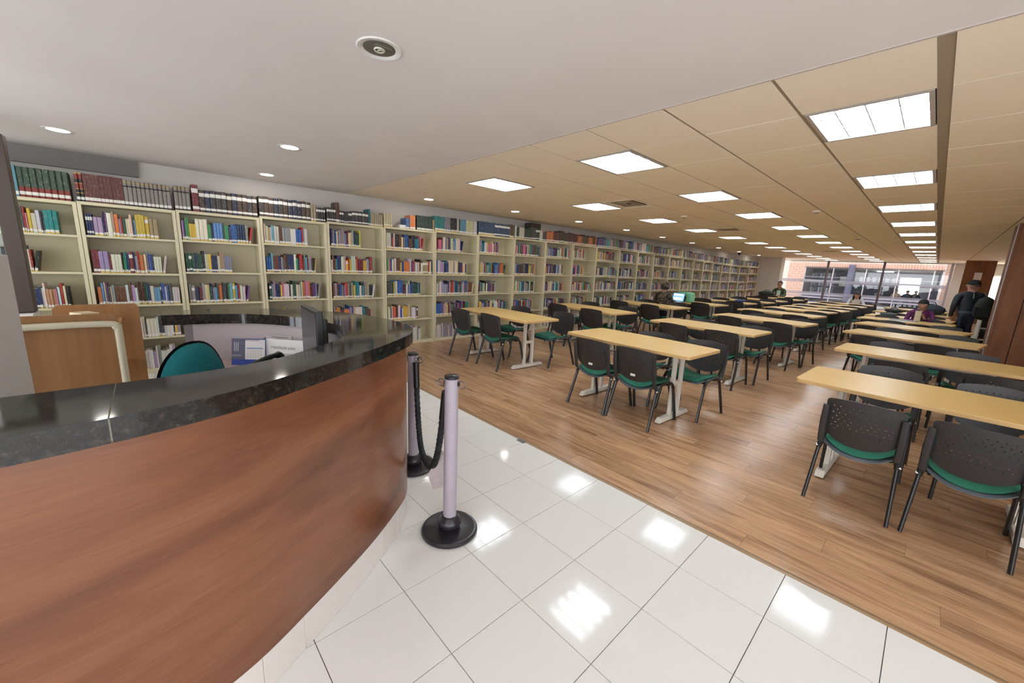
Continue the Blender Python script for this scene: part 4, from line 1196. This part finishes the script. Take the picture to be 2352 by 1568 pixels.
def seated(lean=.10, hy=0., arms='table', headdrop=0.):
    """seated pose facing +y, hips on a seat 0.47 high"""
    J = {}
    J['hip'] = ((0, -.04, .53), (.155, .115), None, 1)
    J['waist'] = ((0, -.04 + lean * .3, .68), (.135, .10), 'hip', 0)
    J['chest'] = ((0, -.03 + lean * .8, .88), (.165, .105), 'waist', 0)
    J['neckb'] = ((0, -.02 + lean * 1.15, 1.03), (.075, .065), 'chest', 0)
    J['neck'] = ((0, .0 + lean * 1.25, 1.09 - headdrop * .3), .050, 'neckb', 2)
    hc = Vector((0, .02 + lean * 1.5, 1.20 - headdrop))
    J['headlow'] = (tuple(hc + Vector((0, .018, -.055))), (.072, .086), 'neck', 2)
    J['headmid'] = (tuple(hc + Vector((0, .0, .0))), (.094, .112), 'headlow', 2)
    J['headtop'] = (tuple(hc + Vector((0, -.008, .06))), (.080, .098), 'headmid', 2)
    for s, sd in ((-1, 'L'), (1, 'R')):
        J[sd + 'sh'] = ((s * .175, -.02 + lean * .95, .985), .062, 'neckb', 0)
        J[sd + 'el'] = ((s * .25, .10 + lean, .765), .046, sd + 'sh', 0)
        wr = (s * .12, .30 + lean, .775) if arms == 'table' else (s * .05, .24 + lean, .87)
        J[sd + 'wrist'] = (wr, .030, sd + 'el', 0)
        fingers(J, sd, wr, (-s * .5, .8, .05) if arms == 'table' else (-s * .35, .35, .75), (0, 0, -1) if arms == 'table' else (-s * .8, .5, 0), 2, .45)
        J[sd + 'kn'] = ((s * .12, .40, .50), .068, 'hip', 1)
        J[sd + 'an'] = ((s * .12, .40, .09), .042, sd + 'kn', 1)
        J[sd + 'toe'] = ((s * .125, .56, .045), .040, sd + 'an', 3)
    return J, hc
m_shoe = mat('dark shoe', (.02, .018, .018), .5)
m_jean = noisy('navy trousers', (.010, .014, .032), (.016, .022, .046), 30, .85)
# standing man seen from behind
m_jkt = noisy('black navy jacket', (.010, .016, .026), (.020, .028, .042), 9, .6, bump=.3)
J = {'hip': ((0, 0, .93), (.150, .11), None, 1), 'waist': ((0, .0, 1.05), (.155, .11), 'hip', 0), 'chest': ((0, .0, 1.25), (.205, .135), 'waist', 0), 'neckb': ((0, .0, 1.42), (.085, .075), 'chest', 0),
     'neck': ((0, .012, 1.48), .055, 'neckb', 2), 'headlow': ((0, .03, 1.535), (.072, .086), 'neck', 2), 'headmid': ((0, .01, 1.60), (.094, .112), 'headlow', 2), 'headtop': ((0, .0, 1.665), (.080, .098), 'headmid', 2)}
for s, sd in ((-1, 'L'), (1, 'R')):
    J[sd + 'sh'] = ((s * .195, -.005, 1.365), .072, 'neckb', 0); J[sd + 'el'] = ((s * .238, -.050, 1.12), .056, sd + 'sh', 0); J[sd + 'wrist'] = ((s * .215, .06, .92), .038, sd + 'el', 0)
    fingers(J, sd, (s * .215, .06, .92), (-s * .2, .35, -.8), (-s * .9, .2, 0), 2, .5)
    J[sd + 'kn'] = ((s * .105, .01, .50), .070, 'hip', 1); J[sd + 'an'] = ((s * .11, -.02, .09), .048, sd + 'kn', 1); J[sd + 'toe'] = ((s * .12, .14, .045), .045, sd + 'an', 3)
t = figure('person', 'man standing with back turned, black beanie, dark jacket and backpack', (.50, 12.3, 0), .30, J, [m_jkt, m_jean, m_skin, m_shoe])
t.scale = (.92, .92, .93)
head(t, (0, .01, 1.60), 0, .75, style='cap', capm=mat('black knit', (.012, .014, .017), .9))
MB().lathe([(.160, .985), (.163, 1.0), (.163, 1.03), (.160, 1.045)], 24, 0, (0, 0, 0), 1.0, .74).build('jacket_hem', mat('grey hem', (.07, .085, .105), .8), t)
bp = MB()
bp.quadgrid(lambda u, v: ((.185 - .03 * v) * math.cos(2 * PI * u) * math.sin(PI * min(max(v, .001), .999)) ** .35, -.245 + .115 * math.sin(2 * PI * u) * math.sin(PI * min(max(v, .02), .98)) ** .4, .88 + .50 * v), 28, 12)
b_ = thing('backpack', "black backpack hanging from the standing man's right shoulder", 'backpack', (.50, 12.3, 0), .30)
b_.scale = (.92, .92, .93)
m_bag = noisy('black nylon', (.010, .014, .012), (.018, .022, .019), 14, .7, bump=.3)
for o in (bp.build('bag', m_bag, b_),): o.location = (.17, .02, 0)
for s in (-1, 1): MB().tube(cr([(.10 + s * .10, -.16, 1.32), (.10 + s * .09, -.08, 1.435), (.10 + s * .085, .06, 1.44), (.10 + s * .09, .135, 1.34)], 4), .014, 8).build('strap', mat('grey green strap', (.09, .12, .10), .8), b_)
MB().box((-.02, -.36, .94), (.22, -.33, 1.16)).build('pocket', m_bag, b_, .03)
MB().tube(cr([(.06, -.22, 1.385), (.10, -.22, 1.43), (.14, -.22, 1.385)], 4), .008, 6).build('handle', m_bag, b_)
# man in purple reading
J, hc = seated(.10, arms='book', headdrop=.02)
m_purple = noisy('purple pullover', (.10, .018, .085), (.15, .028, .12), 12, .9)
PX, PYY = -.14, 11.74
t = figure('person', 'man in purple pullover and dark beanie reading at the right-hand tables', (PX, PYY, 0), PI + .12, J, [m_purple, m_jean, m_skin, m_shoe])
t.scale = (.86, .9, .90)
head(t, hc, -.02, .15, style='cap', capm=mat('dark green knit', (.016, .018, .018), .9))
t = thing('book', 'cream book held upright by the man in purple', 'book', (PX - .02, PYY - .37, .7355), PI + .1)
MB().box((-.045, -.012, .0), (.045, .012, .20)).build('cover', mat('cream cover', (.60, .55, .40), .7), t, .002)
MB().box((-.043, -.010, .197), (.043, .010, .2012)).build('pages', m_pages, t)
t = thing('open_folder', 'grey open folder lying on the table before the man in purple', 'folder', (.02 - .36, 11.12, .7355), -.1)
MB().box((-.20, -.10, 0), (.20, .10, .012)).build('cover', mat('folder grey', (.30, .32, .36), .6), t, .002)
# woman with long hair
J, hc = seated(.16, headdrop=.05)
t = figure('person', 'woman with long dark hair in white top bent over her work', (-1.72, 17.05, 0), PI + .1, J, [noisy('white knit', (.56, .58, .66), (.64, .66, .74), 10, .9), m_jean, m_skin, m_shoe])
t.scale = (.85, .88, .88)
head(t, hc, -.45, .1, style='long')
# man with backpack at the far left
J, hc = seated(.03, headdrop=-.02)
t = figure('person', 'dark haired man in green jacket sitting by the brick wall window', (-4.15, 18.15, 0), PI - .1, J, [noisy('olive jacket', (.05, .06, .03), (.07, .085, .045), 10, .85), m_jean, m_skin, m_shoe])
head(t, hc, -.05, .0, style='short')
MB().box((-.07, .095, .72), (.05, .135, .97)).build('shirt', mat('pale green shirt', (.45, .62, .56), .8), t, .01)
# hooded person with laptop
m_hood = noisy('dark camouflage hoodie', (.018, .016, .012), (.12, .09, .05), 16, .9, lo=.45, hi=.62)
J, hc = seated(.08)
t = figure('person', 'person in a dark camouflage hoodie seen from behind at a laptop', (-4.50, 9.18, 0), .02, J, [m_hood, m_jean, m_skin, m_shoe])
t.scale = (.92, .92, .93)
head(t, hc, -.1, 0, style='short')
h = MB(); h.quadgrid(lambda u, v: (.105 * math.sin(PI * (2 * u - 1) * .74) * math.sin(max(.02, v * 2.2)), -.012 - .125 * math.cos(PI * (2 * u - 1) * .74) * math.sin(max(.02, v * 2.2)), .015 + .125 * math.cos(v * 2.2)), 24, 12)
o = h.build('hood', m_hood, t); o.location = hc
t = thing('laptop', 'open laptop with a glowing blue screen before the hooded person', 'laptop', (-4.46, 9.95, .7355), -.1)
MB().box((-.17, -.22, 0), (.17, .01, .016)).build('base', m_alu, t, .003)
MB().box((-.165, .01, .012), (.165, .022, .235), 0, Matrix.Rotation(-.25, 3, 'X'), (0, .01, .012)).build('lid', m_case, t)
MB().box((-.152, .008, .026), (.152, .0098, .225), 0, Matrix.Rotation(-.25, 3, 'X'), (0, .01, .012)).build('screen', mat('lit screen', (.1, .2, .4), .4, emit=(.30, .52, .95), strength=.75), t)
MB().box((-.12, .0065, .06), (.10, .0078, .11), 0, Matrix.Rotation(-.25, 3, 'X'), (0, .01, .012)).box((-.13, .0065, .17), (.11, .0078, .205), 0, Matrix.Rotation(-.25, 3, 'X'), (0, .01, .012)).build('window_panel', mat('lit page', (.7, .8, .9), .4, emit=(.85, .92, 1), strength=.9), t)
t = thing('shoulder_bag', 'mint green bag with black strap on the table beside the laptop', 'bag', (-4.36, 10.22, .7358), -.15)
MB().box((-.20, -.09, 0), (.20, .09, .25)).build('bag', mat('mint green cloth', (.16, .46, .27), .7), t, .045)
MB().tube(cr([(-.02, -.094, .20), (.05, -.098, .12), (.02, -.096, .03)], 4), .013, 8).build('strap', m_case, t)
# bags and bits on the far tables
def duffel(name, label, cat, x, y, rz, L, hgt, m, z=.7355):
    t = thing(name, label, cat, (x, y, z), rz)
    MB().quadgrid(lambda u, v: (L * (v - .5), .10 * math.cos(2 * PI * u) * math.sin(PI * min(max(v, .03), .97)) ** .35, max(.0, hgt * .5 * (1 + math.sin(2 * PI * u) * math.sin(PI * min(max(v, .03), .97)) ** .35))), 20, 14).build('bag', m, t)
    MB().tube(cr([(-L * .2, 0, hgt * .93), (-L * .1, .02, hgt * 1.15), (L * .1, .02, hgt * 1.15), (L * .2, 0, hgt * .93)], 4), .010, 6).build('handle', m_bag, t)
    MB().box((-L * .25, -.112, hgt * .25), (L * .25, -.085, hgt * .6)).build('pocket', m, t, .008)
duffel('backpack', 'black backpack lying on the far table by the seated man in green', 'backpack', -4.42, 17.5, .0, .52, .20, m_bag)
duffel('backpack', 'dark blue backpack lying behind the man in purple', 'backpack', -.02, 13.85, -.3, .50, .27, noisy('navy nylon', (.012, .022, .035), (.02, .034, .05), 12, .7))
duffel('handbag', 'small black bag on the right-hand far table left of the man in purple', 'bag', -.62, 13.6, 0, .34, .10, m_bag)
duffel('handbag', 'dark green grey bag with papers on the sixth right-hand table', 'bag', -.62, 12.05, -.2, .28, .08, noisy('green grey cloth', (.03, .05, .045), (.045, .065, .06), 12, .8))
duffel('pouch', 'small blue pouch on a far table beside the bookcases', 'pouch', -3.72, 12.3, .2, .26, .07, mat('blue cloth', (.01, .03, .16), .7))
t = thing('security_camera', 'small black dome camera on the ceiling above the far bookcases', 'camera', (-6.25, 19.6, CZ))
MB().lathe([(.07, .0), (.07, -.03), (.055, -.04)], 18).build('base', m_case, t)
MB().ball((0, 0, -.045), .055, 12, 8).build('dome', m_screen, t)
t = thing('paper_stack', 'white open papers lying on the fifth right-hand table', 'papers', (-.42, 10.75, .7355), -.1)
MB().box((-.15, -.10, 0), (.0, .10, .003)).box((.003, -.10, 0), (.15, .10, .004)).build('sheet', m_paper, t)
t = thing('paper_stack', 'small white papers on the corner of a far middle-row table', 'papers', (-2.55, 13.9, .7355), .2)
MB().box((-.12, -.09, 0), (.12, .09, .003)).build('sheet', m_paper, t)
t = thing('floor_bag', 'dark bag on the floor beside the far right-hand tables', 'bag', (-1.02, 13.2, 0), .4)
MB().box((-.16, -.11, 0.0005), (.16, .11, .42)).build('bag', m_bag, t, .05)
MB().tube(cr([(-.06, 0, .41), (-.04, .02, .50), (.04, .02, .50), (.06, 0, .41)], 4), .010, 6).build('handle', m_bag, t)

# ------------------------------------------------------------------ courtyard beyond the window
FY = 38.
struct(MB().box((-16, 27.6, -.5), (10, 60, -.3)).build('ground_outside', mat('courtyard paving', (.45, .44, .45), .9))).name = 'trim_3'
yard = struct(MB().box((-16.3, 27.7, -.4), (-16, 46, 9)).box((10, 27.7, -.4), (10.3, 46, 9)).box((-16, FY + .36, 3.2), (10, FY + .7, 10)).build('sky_block_walls', mat('plastered brickwork', (.45, .33, .28), .9))); yard.name = 'wall_sky_block'  # unseen tall walls, added to hold skylight off the courtyard
def brick_wall(parent, x0, x1, z0, z1, y, axis='x', pitch=(.26, .085), depth=.03, limit=0):
    """courses of separate bricks on a mortar backing"""
    me = MB().box((0, 0, 0), (pitch[0] - .016, depth, pitch[1] - .014)).mesh('brick', m_brick)
    r = 0; z = z0
    while z < z1 - .02:
        x = x0 - (pitch[0] / 2 if r % 2 else 0)
        while x < x1:
            a = max(x, x0); b = min(x + pitch[0], x1)
            if b - a > .06:
                o = inst(me, 'brick', parent, (a, y - depth + brng.uniform(-.004, .004), z) if axis == 'x' else (y, a, z), 0 if axis == 'x' else PI / 2)
                o.scale = ((b - a) / pitch[0], 1, 1)
            x += pitch[0]
        z += pitch[1]; r += 1
bl = thing('brick_wall', 'pale pink brick wall outside at the left of the window', 'brick wall', (0, 0, 0))
MB().box((-11.2, FY + .03, -.4), (-7.25, FY + .35, 5)).build('backing', m_brickjoint, bl)
brick_wall(bl, -10.6, -7.25, -.3, 2.75, FY + .03, pitch=(.40, .19))
bw2 = thing('brick_pier', 'narrow brick pier outside at the right edge of the window', 'brick wall', (0, 0, 0))
MB().box((.18, 33.03, -.4), (.75, 33.4, 5)).build('backing', m_brickjoint, bw2)
brick_wall(bw2, .20, .72, -.3, 2.75, 33.03, pitch=(.30, .13))
li = thing('brick_lintel', 'row of upright pink bricks above the windows across the courtyard', 'brick lintel', (0, 0, 0))
MB().box((-7.25, FY + .04, 2.36), (.20, FY + .35, 3.4)).build('backing', m_brickjoint, li)
me_ = MB().box((0, 0, 0), (.125, .04, .30)).mesh('brick', m_brick)
for k in range(53): inst(me_, 'brick', li, (-7.24 + k * .14, FY, 2.40))
MB().box((-7.25, FY - .01, 2.34), (.20, FY + .2, 2.395)).build('steel_angle', mat('brown steel', (.16, .09, .08), .6), li)
# the glazed building across
bd = thing('glazed_building', 'building across the courtyard with grey window bands and a reading room inside', 'building', (0, 0, 0))
m_spand = mat('grey lilac frame', (.36, .35, .43), .5)
m_in = mat('dim interior', (.16, .15, .17), .9)
MB().box((-7.25, FY + 7, -.4), (.2, FY + 7.1, 2.36)).build('rear_wall', m_in, bd)
MB().box((-7.25, FY + .3, 2.30), (.2, FY + 7, 2.36)).build('ceiling', mat('interior ceiling', (.50, .47, .44), .9), bd)
MB().box((-7.25, FY + .3, -.4), (.2, FY + 7, -.35)).build('floor', mat('interior floor', (.30, .28, .28), .6), bd)
for x in (-7.2, .15): MB().box((x - .05, FY + .05, -.4), (x + .05, FY + 7, 2.36)).build('side_wall', m_in, bd)
for z0, z1 in ((1.30, 1.40), (.22, .36), (.02, .12)): MB().box((-7.25, FY, z0), (.2, FY + .12, z1)).build('window_band', m_spand, bd)
for x in (-7.22, -5.48, -3.62, -1.95, -.25, .15): MB().box((x - .03, FY + .02, -.4), (x + .03, FY + .10, 2.36)).build('mullion', mat('pinkish frame', (.48, .40, .40), .5), bd)
MB().box((-7.25, FY + .05, -.4), (.2, FY + .06, 2.36)).build('glazing', mk_glass('shaded glass', (.93, .94, .95), .0), bd)
MB().lathe([(.20, -.4), (.20, 2.6)], 24, 0, (-4.4, FY - .3, 0)).build('round_column', mat('blue grey column', (.11, .105, .16), .6), bd)
MB().box((-1.95, FY + 3.4, .55), (-.85, FY + 3.45, 1.85)).build('bright_window', mat('distant daylight', (1, 1, 1), .5, emit=(.95, .97, 1.), strength=3.2), bd)
MB().box((-5.3, FY + 2.2, 1.0), (-4.55, FY + 2.3, 1.75)).build('white_board', m_wallw, bd)
for k in range(6): MB().box((-4.1 + k * .36, FY + 2.0, 1.25), (-3.9 + k * .36, FY + 2.1, 1.78)).build('hanging_sheet', m_paper, bd)
MB().box((-4.9, FY + 2.6, -.3), (-2.0, FY + 2.7, 1.05)).build('dark_screen', mat('slate screen', (.06, .06, .085), .8), bd)
MB().box((-3.4, FY + 4.6, 2.24), (-2.5, FY + 5.2, 2.29)).build('ceiling_lamp', m_panel, bd)
for s_, (z0, zh) in enumerate(((.34, .55), (.98, .50), (1.55, .45))):
    for k in range(9):
        MB().box((-7.0 + k * .17, FY + 1.6, z0), (-6.87 + k * .17, FY + 1.75, z0 + zh * brng.uniform(.8, 1))).build('shelved_folder', mat('folder shade %d' % (k % 3), [(.45, .46, .5), (.30, .30, .33), (.16, .17, .22)][k % 3], .8), bd)
    MB().box((-7.1, FY + 1.55, z0 - .03), (-5.4, FY + 1.9, z0)).build('inner_shelf', m_spand, bd)
MB().box((-7.25, FY - .05, 1.62), (.2, FY - .02, 1.645)).build('hand_rail', m_spand, bd)
for n, (x, yv, mt) in enumerate(((-1.32, FY + 1.0, m_jkt), (-.95, FY + 1.3, m_jkt), (-1.9, FY + 1.5, noisy('tan coat', (.35, .24, .16), (.4, .29, .2), 10, .9)))):
    J, hc = seated(.08)
    t = figure('person', ['dark figure seated in the building across the courtyard, left of two', 'dark figure seated in the building across the courtyard, right of two', 'figure in a tan coat seated in the building across the courtyard'][n], (x, yv, -.35), [0, -.3, PI][n], J, [mt, m_jean, m_skin, m_shoe])
    head(t, hc, 0, 0, style='short')
# brown wood-grey low planter line and shrubs are not seen; the courtyard floor closes the view
